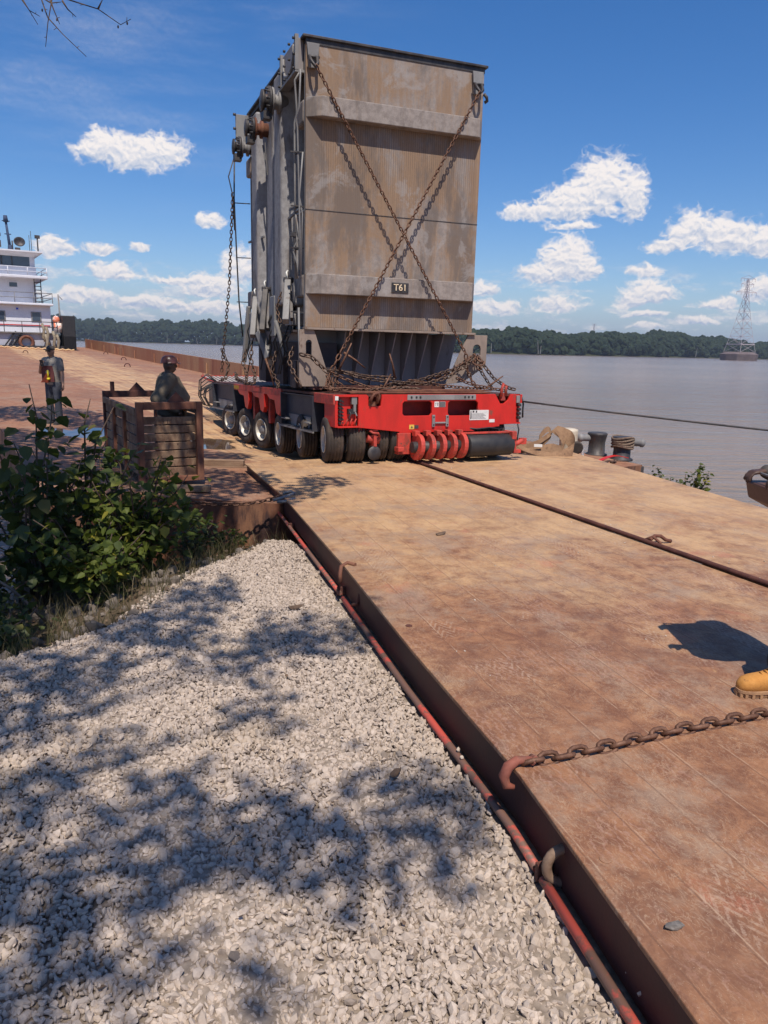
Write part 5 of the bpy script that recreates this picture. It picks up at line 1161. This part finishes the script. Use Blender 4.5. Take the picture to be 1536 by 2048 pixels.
for k in range(7): m_.cyl((-1.05, 2.6, 5.6+.36*k), (-.55, 2.6, 5.6+.36*k), .04, n=5)
m_.build('ladder', M['dsteel'], TB)
m_ = MB(); m_.bar((-3.9, .9, 1.2), (-2.9, 1.1, 2.7), .1); m_.bar((-3.4, .9, 1.0), (-2.4, 1.1, 2.6), .1)
for k in range(7): m_.bar((-3.8+.15*k, .95, 1.1+.22*k), (-3.3+.15*k, .95, 1.1+.22*k), .2, .06)
m_.build('boarding_stairs', M['black'], TB)
m_ = MB(); m_.cyl((-2.5, 4.5, 10.2), (-2.7, 4.5, 13.0), .13, .09); m_.cyl((-2.5, 4.5, 10.2), (-2.5, 4.5, 10.9), .25, .18); m_.box((-2.62, 4.5, 11.9), (.5, .1, .08)); m_.cyl((-2.7, 4.5, 13.0), (-2.72, 4.5, 13.6), .2, .15); m_.box((-2.7, 4.5, 13.1), (.6, .1, .08)); m_.build('mast', wear('navy_mast', (.03,.05,.10), (.04,.06,.12), None), TB)
MB().lathe([(.02,-.2),(.3,-.1),(.45,0),(.43,.02),(.3,-.08),(.02,-.14)], (-1.8, 4.2, 11.25), (0,-1,.05), 24).build('dish_antenna', M['dsteel'], TB)
m_ = MB(); m_.cyl((-2.35, 4.3, 10.2), (-2.35, 4.3, 11.3), .06, n=6); m_.box((-3.45, 4, 10.9), (.4, .3, .6)); m_.cyl((-3.35, 4, 11.2), (-3.35, 4, 11.9), .06, n=6); m_.cyl((-3.35, 4, 11.6), (-3.35, 4, 11.9), .13, n=8); m_.box((-2.0, 4, 10.5), (.4, .3, .3))
for x, h in ((-1.05, 1.7), (-.9, 2.1)): m_.cyl((x, 4, 10.2), (x, 4, 10.2+h), .025, n=5)
m_.cyl((-.5, 3.2, 10.2), (-.5, 3.2, 11.6), .06, n=6); m_.box((-.5, 3.2, 11.7), (.4, .2, .3)); m_.build('roof_equipment', M['dsteel'], TB)
m_ = MB()
for i in range(24): pass
m_.tube([(-2.15+.5*math.cos(t), .95, 1.7+.55*math.sin(t)) for t in [2*math.pi*i/20 for i in range(20)]], .14, 8, closed=True); m_.build('tyre_fender', M['rust'], TB)
m_ = MB(); m_.bx(.7, 1.7, .5, 2.2, -1.0, 4.3); m_.bx(.7, 1.7, .5, 6, -1, 2.4); m_.build('push_knee', M['black'], TB, bevel=.05)
m_ = MB(); m_.cyl((.9, 3, 2.4), (.82, 3, 6.4), .09, .06, n=7); m_.bar((.82, 3, 6.3), (1.15, 3, 5.9), .06); m_.build('jack_staff', M['gsteel'], TB)
m_ = MB(); m_.ell((.35, 1.6, 3.9), (.3, .3, .4), 10, 6); m_.cyl((.45, 1.5, 2.7), (.45, 1.5, 3.6), .35, .33); m_.build('winch_cover', wear('orange_white_cover', (.75,.22,.12), (.8,.7,.65), None, 1.4, lo=.49, hi=.51), TB)
m_ = MB()
for x, z in ((-.9, 2.9), (-.6, 2.6), (-.1, 2.2), (.2, 1.9), (-.7, 1.9)): m_.tube([(x, .7, z+.6), (x+.12, .6, z), (x+.02, .7, z-.7), (x+.2, .7, z-1.1)], .12, 6)
m_.split('hanging_rope', wear('old_rope', (.30,.25,.18), (.2,.16,.11), None, 6, rough=.9), TB)
# rope line across the barge end in front of the boat
pts = [Vector((*fromsu(s_, 68.5), bz(*fromsu(s_, 68.5))+.05+.08*(k % 2))) for k, s_ in enumerate(np.linspace(1.6, 10.5, 40))]
tag(MB().tube(pts, .06, 5).build('mooring_rope', wear('yellow_rope', (.75,.5,.25), (.6,.35,.2), None, 3)), 'yellow-orange rope lying across the far end of the barge before the towboat', 'rope')

# ------------------------------------------------------------------ far woods
ico = bmesh.new(); bmesh.ops.create_icosphere(ico, subdivisions=2, radius=1); IV2 = np.array([v.co[:] for v in ico.verts]); IF2 = np.array([[v.index for v in f.verts] for f in ico.faces]); ico.free()
def treetop(x): return np.interp(x, [-900, -480, -325, -261, -100, 64, 127, 322, 462, 800], [40, 37, 36, 31, 24, 18.5, 20.5, 25, 23, 26])
def leaf_mat(name, c1, c2, c3=None, tr=.35, rough=.55):
    m, g, co = new_mat(name); geo = g.n('ShaderNodeNewGeometry'); rnd = geo.outputs['Random Per Island']
    col = g.mix(rnd, c1, c2)
    if c3: col = g.mix(g.ramp(rnd, .86, .96), col, c3)
    b = g.n('ShaderNodeBsdfPrincipled', Roughness=rough); g.put(b.inputs['Base Color'], col); b.inputs['Specular IOR Level'].default_value = .35
    t = g.n('ShaderNodeBsdfTranslucent', Color=g.mix(.5, col, (.16, .22, .02))); mx_ = g.n('ShaderNodeMixShader', i0=tr, i1=b.outputs[0], i2=t.outputs[0])
    g.n('ShaderNodeOutputMaterial', Surface=mx_.outputs[0]); return m
m, g, co = new_mat('far_foliage'); geo = g.n('ShaderNodeNewGeometry'); a = g.noise(co, .12, 5, .7); b = g.noise(co, .9, 3, .7)
col = g.mix(geo.outputs['Random Per Island'], (.018,.030,.017), (.036,.052,.026)); col = g.mix(g.m('MULTIPLY', b, .7), col, (.014,.022,.014)); col = g.mix(g.m('MULTIPLY', g.ramp(a, .52, .7), .5), col, (.055,.068,.034))
M['ffol'] = finish(m, g, col, .9, b, .6, .8, 0, .1)
PP = []; SS = []
N = 13000
x = rng.uniform(-760, 900, N); row = rng.random(N)
vis = (x > -560) | (rng.random(N) < .4)
x = x[vis]; row = row[vis]; yb = bank(x)
y = yb+2+row*55; hmax = treetop(x)*(1+.10*np.sin(x*.021+1)+.07*np.sin(x*.063)+.05*np.sin(x*.17))
hh = hmax*(.38+.62*row**.45); zc_ = rng.uniform(.08, 1, len(x))*hh*.92
zc_ = np.where(row > .35, hh*rng.uniform(.7, .93, len(x)), zc_)
sz = rng.uniform(1.6, 3.8, len(x))*np.where(x > 500, 1.3, 1)
v_, f_ = blobs(np.column_stack([x, y, zc_]), sz, .24, (1.15, 1.15, .85), IV2, IF2)
wd = npmesh('far_woods', v_, f_, M['ffol'], False); tag(wd, 'dark green wood lining the whole far bank of the river', 'woods', kind='stuff')
m_ = MB()
for x_ in list(rng.uniform(-480, -240, 4))+list(rng.uniform(60, 130, 3))+list(rng.uniform(140, 460, 1)):
    y_ = bank(x_)-2; h_ = rng.uniform(5, 13); m_.cyl((x_, y_, -.5), (x_+rng.uniform(-1.5, 1.5), y_, h_), .4, .2, n=5, smooth=False)
tag(m_.build('pale_trunks', wear('bleached_bark', (.24,.23,.21), (.18,.17,.15), None, 1)), 'pale bare trunks standing along the edge of the far wood', 'tree trunks', kind='stuff')
m_ = MB(); m_.prism([(-3000, -6)]+[(x_, -0.0) for x_ in ()]+[(-3000, -5.9), (-3000, -5.8)], lambda a, b, d: (a, b, d), .1) if False else None

# ------------------------------------------------------------------ lattice pylon on its caisson
def pylon(name, label, X, Y, k, full=True):
    P = thing(name, label, 'pylon', (X, Y, 0), (0, 0, R(24)))
    t = .12*k*1.2
    def leg(z): return np.interp(z, [5, 17, 30, 38, 47, 60], [9.6, 6.8, 4.4, 3.0, 1.6, .8])*k/1.2/1.0
    zs = [5, 11, 17, 23, 30, 36, 42, 47, 52, 56, 60]
    white = wear('pale_pink_lattice', (.50,.44,.46), (.42,.34,.36), None, 1); red = wear('faded_red_steel', (.36,.20,.20), (.3,.2,.2), None, 1)
    for nm, z0, z1, mt in (('lower_lattice', 5, 30, white), ('upper_lattice', 30, 60, wear('grey_lattice', (.32,.28,.33), (.26,.22,.27), None, 1))):
        m_ = MB(); zz = [z for z in zs if z0 <= z <= z1]
        for a, b in zip(zz[:-1], zz[1:]):
            la, lb = leg(a), leg(b); ca = [(-la,-la),(la,-la),(la,la),(-la,la)]; cb2 = [(-lb,-lb),(lb,-lb),(lb,lb),(-lb,lb)]
            for i in range(4):
                j = (i+1) % 4; m_.bar((*ca[i], a*k), (*cb2[i], b*k), t*1.5)
                m_.bar((*ca[i], a*k), (*cb2[j], b*k), t); m_.bar((*ca[j], a*k), (*cb2[i], b*k), t); m_.bar((*cb2[i], b*k), (*cb2[j], b*k), t)
        m_.build(nm, mt, P)
    for z, w_ in ((60, 7.5), (56, 6.5), (50, 10.5)):
        m_ = MB(); m_.bar((-w_*k, 0, z*k), (w_*k, 0, z*k), t*1.6); m_.bar((-w_*k, 0, z*k), (0, 0, (z+2.4)*k), t); m_.bar((w_*k, 0, z*k), (0, 0, (z+2.4)*k), t)
        for x_ in (-w_, -w_*.55, w_*.55, w_): m_.cyl((x_*k, 0, z*k), (x_*k, 0, (z-2.2)*k), t*.7, n=5)
        m_.build('cross_arm', red, P)
    if full:
        la = leg(11)+.4; m_ = MB(); m_.bx(-la, la, -la, la, 10.6*k, 11.2*k); m_.build('platform', white, P)
        MB().lathe([(16*k/1.2, -2), (17*k/1.2, 3.4), (12*k/1.2, 5.2)], n=10, smooth=False).build('caisson', wear('dark_caisson', (.13,.095,.09), (.17,.13,.12), None, .3), P)
    return P
pylon('power_pylon', 'tall white and grey lattice pylon standing on a dark caisson in the river', 274, 600, 1.0)
p_ = pylon('power_pylon', 'tiny far pylon showing just above the woods right of the tower', 268, 1010, .5, False); p_.location.z = 8

# ------------------------------------------------------------------ leaves
LQ = np.array([(0,0,0),(-.42,.22,.06),(-.34,.62,.03),(0,.5,-.03),(0,1.05,-.05),(.34,.62,.03),(.42,.22,.06)], float)
LFc = np.array([(0,1,2,3),(3,2,4,5),(0,3,5,6)])
def leaves(pos, size, droop=.5, dirs=None, flat=.35):
    n = len(pos); yaw = rng.uniform(0, 2*np.pi, n); pitch = rng.normal(-droop, .45, n); roll = rng.normal(0, flat, n)
    cy, sy, cp, sp, cr, sr = np.cos(yaw), np.sin(yaw), np.cos(pitch), np.sin(pitch), np.cos(roll), np.sin(roll)
    Y_ = np.stack([-sy*cp, cy*cp, sp], -1); X_ = np.stack([cy, sy, 0*cy], -1); Z_ = np.cross(X_, Y_)
    X2 = X_*cr[:, None]+Z_*sr[:, None]; Z2 = np.cross(X2, Y_)
    V_ = LQ[None, :, 0:1]*X2[:, None]+LQ[None, :, 1:2]*Y_[:, None]+LQ[None, :, 2:3]*Z2[:, None]
    V_ = V_*np.asarray(size)[:, None, None]+np.asarray(pos)[:, None, :]
    return V_.reshape(-1, 3), (LFc[None]+(np.arange(n)*7)[:, None, None]).reshape(-1, 4)
M['leaf'] = leaf_mat('bank_leaves', (.055,.080,.016), (.125,.150,.026), (.30,.26,.04), .4)
M['leafd'] = leaf_mat('cottonwood_leaves', (.040,.058,.018), (.075,.095,.026), (.14,.12,.03), .28)
M['bark'] = wear('grey_bark', (.11,.085,.068), (.17,.135,.11), (.06,.045,.035), 8, (1,1,.3), rough=.95, bstr=.6)
M['twig'] = wear('brown_twig', (.085,.055,.04), (.13,.09,.065), None, 12, rough=.9)
def bush(name, label, base, stems, nleaf, size, mat, cat='bush', spread=.09):
    """stems: list of point lists; leaves sit along the outer two thirds of each stem"""
    o = thing(name, label, cat, base); m_ = MB(); P_ = []
    B = Vector(base)
    for st_ in stems:
        q = [Vector(p)-B for p in st_]; m_.tube(q, [.016-.011*i/(len(q)-1) for i in range(len(q))], 6)
        L_ = sum((b-a).length for a, b in zip(q[:-1], q[1:]))
        for k in range(nleaf):
            t = .22+.78*random.random()**.8; d_ = t*L_
            for a, b in zip(q[:-1], q[1:]):
                l = (b-a).length
                if d_ <= l or b is q[-1]: c = a.lerp(b, min(1, d_/l)); break
                d_ -= l
            P_.append(c+Vector((random.gauss(0, 1), random.gauss(0, 1), random.gauss(0, .8)))*spread*(1.3-.6*t))
    v_, f_ = leaves(np.array([p[:] for p in P_]), rng.uniform(size*.55, size*1.2, len(P_)))
    fo = npmesh('foliage', v_, f_, M[mat]); fo.parent = o
    m_.build('stems', M['twig'], o); return o
def gzf(x, y): return float(gz(x, y))
def arcs(bx_, by_, n, reach, h, lean=(0, 0), seed=0):
    r_ = random.Random(seed); out = []
    for k in range(n):
        a = 2*math.pi*k/n+r_.uniform(-.4, .4); rr = reach*r_.uniform(.35, 1); hh = h*r_.uniform(.55, 1.05); z0 = gzf(bx_, by_)-.05
        p = [(bx_+.04*math.cos(a), by_+.04*math.sin(a), z0)]
        for t in (.3, .6, .85, 1): p.append((bx_+rr*t**1.4*math.cos(a)+lean[0]*t+r_.uniform(-.04, .04), by_+rr*t**1.4*math.sin(a)+lean[1]*t+r_.uniform(-.04, .04), z0+hh*(t-.12*t*t)))
        out.append(p)
    return out
bush('cottonwood_shoots', 'tall leafy shoots with large dark leaves rising before the barge corner at the left', (-3.75, 7.9, gzf(-3.75, 7.9)), arcs(-3.75, 7.9, 14, .80, 2.72, (.02, 0), 3), 42, .155, 'leafd', 'shrub', .12)
bush('cottonwood_shoots', 'thin arching shoots with few large leaves leaning right before the timber crate', (-3.35, 8.3, gzf(-3.35, 8.3)), [[(-3.35,8.3,gzf(-3.35,8.3)),(-3.3,8.2,.3),(-3.15,8.1,.95),(-2.9,8.0,1.35)],[(-3.4,8.3,-.9),(-3.35,8.25,.4),(-3.3,8.2,1.15),(-3.2,8.15,1.42)],[(-3.35,8.3,-.9),(-3.1,8.2,.2),(-2.8,8.1,.75),(-2.62,8.05,1.0)],[(-3.3,8.3,-.9),(-2.95,8.2,0),(-2.6,8.1,.35),(-2.35,8.0,.5)]], 14, .15, 'leafd', 'shrub', .08)
bush('leafy_bush', 'dense sunlit green bush at the foot of the barge end beside the gravel', (-2.95, 8.45, gzf(-2.95, 8.45)), arcs(-2.95, 8.45, 30, .80, 1.75, (.05, -.1), 8), 42, .115, 'leaf', 'bush', .14)
bush('leafy_bush', 'lower green bush hanging down the bank in front of the dense one', (-3.0, 7.5, gzf(-3.0, 7.5)), arcs(-3.0, 7.5, 22, .70, 1.1, (0, -.05), 12), 36, .105, 'leaf', 'bush', .11)
bush('dark_bush', 'dark shaded bush low at the left picture edge by the water', (-4.3, 7.3, gzf(-4.3, 7.3)), arcs(-4.3, 7.3, 22, .85, 1.1, (0, 0), 15), 34, .115, 'leafd', 'bush', .12)
bush('dark_bush', 'dark bush sprawling down the bank left of the gravel edge', (-3.5, 6.2, gzf(-3.5, 6.2)), arcs(-3.5, 6.2, 16, .6, .6, (0, 0), 18), 26, .085, 'leafd', 'bush', .10)
bush('leafy_bush', 'dark leafy bush filling the gap between the broken stump and the barge hull', (-3.9, 9.0, gzf(-3.9, 9.0)), arcs(-3.9, 9.0, 24, .75, 1.35, (0, 0), 31), 34, .105, 'leafd', 'bush', .13)
bush('leafy_bush', 'small dark bush hugging the barge wall right of the dense sunlit bush', (-2.45, 9.35, gzf(-2.45, 9.35)), arcs(-2.45, 9.35, 12, .4, .7, (0, 0), 33), 34, .075, 'leafd', 'bush', .09)
bush('weedy_shrub', 'small yellow-green weed clump between the gravel tip and the barge end', (-2.05, 9.4, gzf(-2.05, 9.4)), arcs(-2.05, 9.4, 9, .35, .55, (0, 0), 21), 16, .075, 'leaf', 'bush', .06)
bush('young_willow', 'small sunny willow sticking up behind the ramp edge over the river', (5.55, 13.6, -1.55), arcs(5.55, 13.6, 16, .55, 1.62, (0, 0), 27) if False else [[(5.55,13.6,-1.5),(5.5+dx*.5,13.6,-.9),(5.5+dx,13.6+dy,h)] for dx, dy, h in [(-.75,.1,-.25),(-.6,0,-.1),(-.45,.2,.0),(-.3,-.1,-.15),(-.12,.1,-.2),(.05,.1,-.1),(.2,-.1,.02),(.3,.1,.1),(.42,0,-.05),(-.9,.1,-.42),(.1,.2,-.3),(.35,.1,-.3)]], 90, .085, 'leaf', 'shrub', .06)
# broken stump
m_ = MB(); sr = random.Random(4); z0 = gzf(-4.35, 9.2)-.2
for k in range(26):
    a = 2*math.pi*k/26; r_ = .26+sr.uniform(-.05, .05); h_ = sr.uniform(.5, 1.55)
    m_.tube([(-4.35+r_*1.2*math.cos(a), 9.2+r_*1.2*math.sin(a), z0), (-4.35+r_*math.cos(a)+sr.uniform(-.03,.03), 9.2+r_*math.sin(a), z0+h_*.6), (-4.35+r_*.85*math.cos(a)+sr.uniform(-.06,.06), 9.2+r_*.85*math.sin(a), z0+h_)], [.055, .04, .008], 5, smooth=False)
tag(m_.build('broken_stump', M['bark']), 'splintered grey-brown dead stump standing by the barge corner', 'stump')
for i, (a, b, lb) in enumerate([((-4.9,8.3,-.9),(-3.9,8.0,-.1),'pale bare driftwood branch slanting up at the left edge'), ((-3.2,7.0,-.8),(-3.9,6.6,.1),'thin bare stick rising before the lower bush'), ((-3.9,8.6,-.2),(-2.7,8.3,.62),'long bare twig crossing over the dense bush')]):
    a, b = Vector(a), Vector(b); m_ = MB(); m_.tube([a, a.lerp(b, .5)+Vector((.03, 0, .05)), b], [.022, .015, .006], 6); m_.tube([a.lerp(b, .6), a.lerp(b, .8)+Vector((0, 0, .12))], [.008, .003], 5)
    tag(m_.build('bare_branch', M['bark']), lb, 'branch')
# grass and litter on the bank
q = rng.uniform((-6, 4.6), (-1.3, 10.0), (750, 2)); d_ = xb(q[:, 1])-q[:, 0]; q = q[((d_ > .15) & (d_ < 2.6)) | ((q[:, 1] > 9.4) & (q[:, 0] < -1.5))]
T0 = np.repeat(q, 9, 0)+rng.normal(0, .05, (len(q)*9, 2)); n = len(T0); zb = gz(T0[:, 0], T0[:, 1])
hgt = rng.uniform(.08, .34, n); ln_ = rng.normal(0, .5, (n, 2))*hgt[:, None]*.8; w_ = .0028; pa = rng.uniform(0, 3.14, n); wx, wy = np.cos(pa)*w_, np.sin(pa)*w_
cs = [(0, 0, 1), (.12, .4, .85), (.45, .75, .6), (1, 1, .12)]
V_ = np.stack([np.column_stack([T0[:, 0]+ln_[:, 0]*a+s_*wx*k, T0[:, 1]+ln_[:, 1]*a+s_*wy*k, zb+hgt*b]) for a, b, k in cs for s_ in (-1, 1)], 1)
gf = (np.arange(n)*8)[:, None, None]+np.array([(0, 1, 3, 2), (2, 3, 5, 4), (4, 5, 7, 6)])[None]
tag(npmesh('grass', V_.reshape(-1, 3), gf.reshape(-1, 4), leaf_mat('dry_grass', (.07,.07,.025), (.16,.12,.06), (.28,.21,.12), .2)), 'thin dry grass and weeds growing down the bank', 'grass', kind='stuff')
q = rng.uniform((-6, 4.6), (-1.3, 10.2), (2200, 2)); d_ = xb(q[:, 1])-q[:, 0]; q = q[((d_ > .1) & (d_ < 3.2))]
v_, f_ = leaves(np.column_stack([q, gz(q[:, 0], q[:, 1])+.03]), rng.uniform(.02, .055, len(q)), 0, flat=.5)
tag(npmesh('leaf_litter', v_, f_, leaf_mat('leaf_litter', (.10,.06,.035), (.20,.14,.09), (.05,.06,.02), .1)), 'dead leaves and low weeds lying between the bank rocks', 'leaf litter', kind='stuff')

q = np.column_stack([rng.uniform(-2.8, .9, 130), rng.uniform(1.9, 9, 130)]); q = q[(q[:, 0] > xb(q[:, 1])) & (q[:, 0] < np.interp(q[:, 1], [p[1] for p in LE[::-1]], [p[0] for p in LE[::-1]])-.12)]
v_, f_ = leaves(np.column_stack([q, gz(q[:, 0], q[:, 1])+.034]), rng.uniform(.014, .035, len(q)), 0, flat=.5)
tag(npmesh('fallen_bits', v_, f_, M['dleaf']), 'tiny dead leaves and bark bits scattered over the gravel', 'leaf litter', kind='stuff')

# ------------------------------------------------------------------ trees that shade the bank (crowns above the picture)
CB = cam.matrix_world.inverted()
def inframe(p, mrg=1.02):
    q = CB @ Vector(p); return q.z < -.1 and abs(q.x/-q.z) < 768/1500*mrg and abs(q.y/-q.z) < 1024/1500*mrg
SH = [(-1.9,5.8,.32),(-.6,5.95,.4),(-1.06,5.31,.23),(-2.21,4.71,.33),(-1.48,5.62,.2),(-.78,4.51,.2),(-2.16,5.2,.26),(-1.88,3.57,.24),(-1.23,3.11,.21),(-1.44,2.7,.23),(-.7,3.4,.31),(.07,3.43,.36),(-.16,3.02,.14),(.33,3.6,.13),(-.86,2.8,.13),(-1.17,2.4,.28),(-.41,2.52,.12),(-1.14,3.6,.19),(-1.55,4.09,.18),(-2.28,4.23,.18),(-1.68,6.97,.29),(-2.22,6.12,.25),(-1.73,6.41,.27),(-.82,5.77,.24),(-1.48,3.59,.16),(-.35,3.25,.2),(-2.6,5.0,.3),(-.9,3.15,.12),(-1.9,3.0,.3)]
SH2 = [(-1.23,10.71,.3),(-1.01,11.56,.3),(-1.44,10.13,.2),(-2.27,11.6,.45),(-3.48,15.3,.6),(-2.95,12.47,.5),(-5.06,16.5,.8),(-6.6,18.4,.9),(-9.0,19.5,1.2),(-2.73,10.32,.45),(-5.2,14.2,.9),(-4.4,9.4,.7),(-3.9,7.3,.7),(-4.6,6.0,.8),(-3.5,6.0,.5),(-5.6,8.1,.9),(-7.2,13,1.1),(-2.2,9.2,.35),(-4.0,11.2,.5),(-4.3,12.4,.8),(-6.0,12,.9),(-7.6,15.2,1.0),(-3.9,8.4,.5),(-5.2,7.2,.7),(-3.7,5.2,.5),(-2.6,8.7,.35),(-6.6,10.5,.9),(-2.2,8.2,.2)]
def shade_tree(name, label, trunk, fork, spots, hfun, dens, extra, seed):
    o = thing(name, label, 'tree', (trunk[0], trunk[1], gzf(trunk[0], trunk[1]))); B = Vector(o.location); r_ = random.Random(seed)
    f_ = Vector(fork); m_ = MB(); m_.tube([(0, 0, -.2), (f_-B)*.5+Vector((.1, .05, 0)), f_-B], [.3, .24, .17], 12)
    P_ = []; m2 = MB(); S_ = []
    for (x, y, r0_) in spots:
        h = hfun(x, y)
        c = Vector((x, y, -.3))+sd*((h+.3)/sd.z)
        if inframe(c, 1.14): continue
        mid = f_.lerp(c, .55)+Vector((r_.uniform(-.4, .4), r_.uniform(-.4, .4), r_.uniform(.2, .9)))
        if not inframe(mid, 1.05): m2.tube([f_-B, mid-B, c-B], [.06, .035, .012], 6)
        k = int(dens*(r0_/.3)**2)
        for i in range(k):
            a = r_.uniform(0, 6.283); rr = r0_*1.3*math.sqrt(r_.random()); p = c+Vector((rr*math.cos(a), rr*math.sin(a), r_.gauss(0, .25)))
            if inframe(p, 1.03): continue
            P_.append(p-B); S_.append(r_.uniform(.085, .145))
    for k in range(extra):
        a = r_.uniform(0, 6.283); e_ = r_.uniform(0, 1.4); rr = r_.uniform(1.2, 3.2); p = f_+Vector((-1.2+rr*math.cos(a)*math.cos(e_), rr*math.sin(a)*math.cos(e_)-.5, 1+rr*math.sin(e_)))
        if inframe(p, 1.05): continue
        P_.append(p-B); S_.append(r_.uniform(.08, .13))
    print(name, 'leaves', len(P_)); v_, ff = leaves(np.array([p[:] for p in P_]), np.array(S_), .3, flat=.5)
    fo = npmesh('crown', v_, ff, M['leaf']); fo.parent = o
    m_.build('trunk', M['bark'], o); m2.build('limbs', M['bark'], o); return o
shade_tree('shade_tree', 'tree behind the camera whose crown dapples the gravel', (-5.6, -5.6), (-4.6, -4.6, 8.2), SH, lambda x, y: 8.5+.25*y, 100, 900, 5)
t2 = shade_tree('shade_tree', 'tree on the left bank above the bushes with bare twigs reaching into the sky', (-8.6, 5.2), (-7.6, 4.6, 6.0), SH2, lambda x, y: 7.2+.22*max(0, y-9), 150, 1400, 9)
TWG = [[(-4.6,6.2,5.4),(-3.4,6.5,5.0),(-2.59,6.5,4.62),(-2.28,6.4,4.51),(-2.08,6.3,4.37),(-2.0,6.3,4.41)],[(-3.4,6.5,5.0),(-2.80,6.6,4.67),(-2.71,6.5,4.48),(-2.56,6.4,4.33),(-2.39,6.4,4.18)],[(-3.0,6.5,4.85),(-2.62,6.4,4.6),(-2.67,6.4,4.41),(-2.7,6.4,4.24)],
 [(-3.9,6.8,5.3),(-3.03,6.8,4.72),(-2.92,6.8,4.54)],[(-2.59,6.5,4.60),(-2.55,6.5,4.54),(-2.49,6.5,4.49)],[(-3.6,6.8,5.2),(-3.06,6.8,4.75),(-2.98,6.8,4.64),(-2.9,6.8,4.6)],[(-2.64,6.4,4.56),(-2.62,6.4,4.50),(-2.58,6.4,4.40)],[(-2.28,6.4,4.51),(-2.24,6.4,4.58)],[(-2.9,6.7,4.74),(-2.72,6.6,4.62),(-2.6,6.5,4.59)],[(-7.6,4.6,6.0),(-6.2,5.6,6.0),(-4.6,6.2,5.4)],[(-4.6,6.2,5.4),(-3.9,6.8,5.3),(-3.6,6.8,5.2)]]
m_ = MB(); B = Vector(t2.location)
for i, tw_ in enumerate(TWG):
    q = [Vector(p)-B for p in tw_]; s0_ = .04 if i > 8 else .008
    m_.tube(q, [max(.0022, s0_*(1-.8*k/(len(q)-1))) for k in range(len(q))], 5)
    if i < 9:
        for a, b in zip(q[1:-1], q[2:]):
            c = a.lerp(b, .6); m_.tube([c, c+Vector((random.uniform(-.03, .03), 0, random.uniform(-.03, .03)))], [.003, .0015], 4)
for p in ((-2.1,6.3,4.355),(-2.03,6.3,4.38),(-2.60,6.4,4.43),(-2.75,6.5,4.53)): m_.ell(Vector(p)-B, (.007,.007,.012), 6, 5)
m_.build('bare_twigs', M['twig'], t2)
# ------------------------------------------------------------------ air
hm = bpy.data.materials.new('haze'); hm.use_nodes = True; g = G(hm.node_tree)
pv = g.n('ShaderNodeVolumePrincipled', Color=(.72, .80, .92, 1), Density=.00019, Anisotropy=.3)
g.n('ShaderNodeOutputMaterial', Volume=pv.outputs[0])
hb_ = MB().bx(-3100, 3100, -900, 3100, -7.5, 75).build('haze', hm); tag(hb_, kind='stuff')
hb_['label'] = 'thin blue summer haze over the river'; hb_['category'] = 'haze'
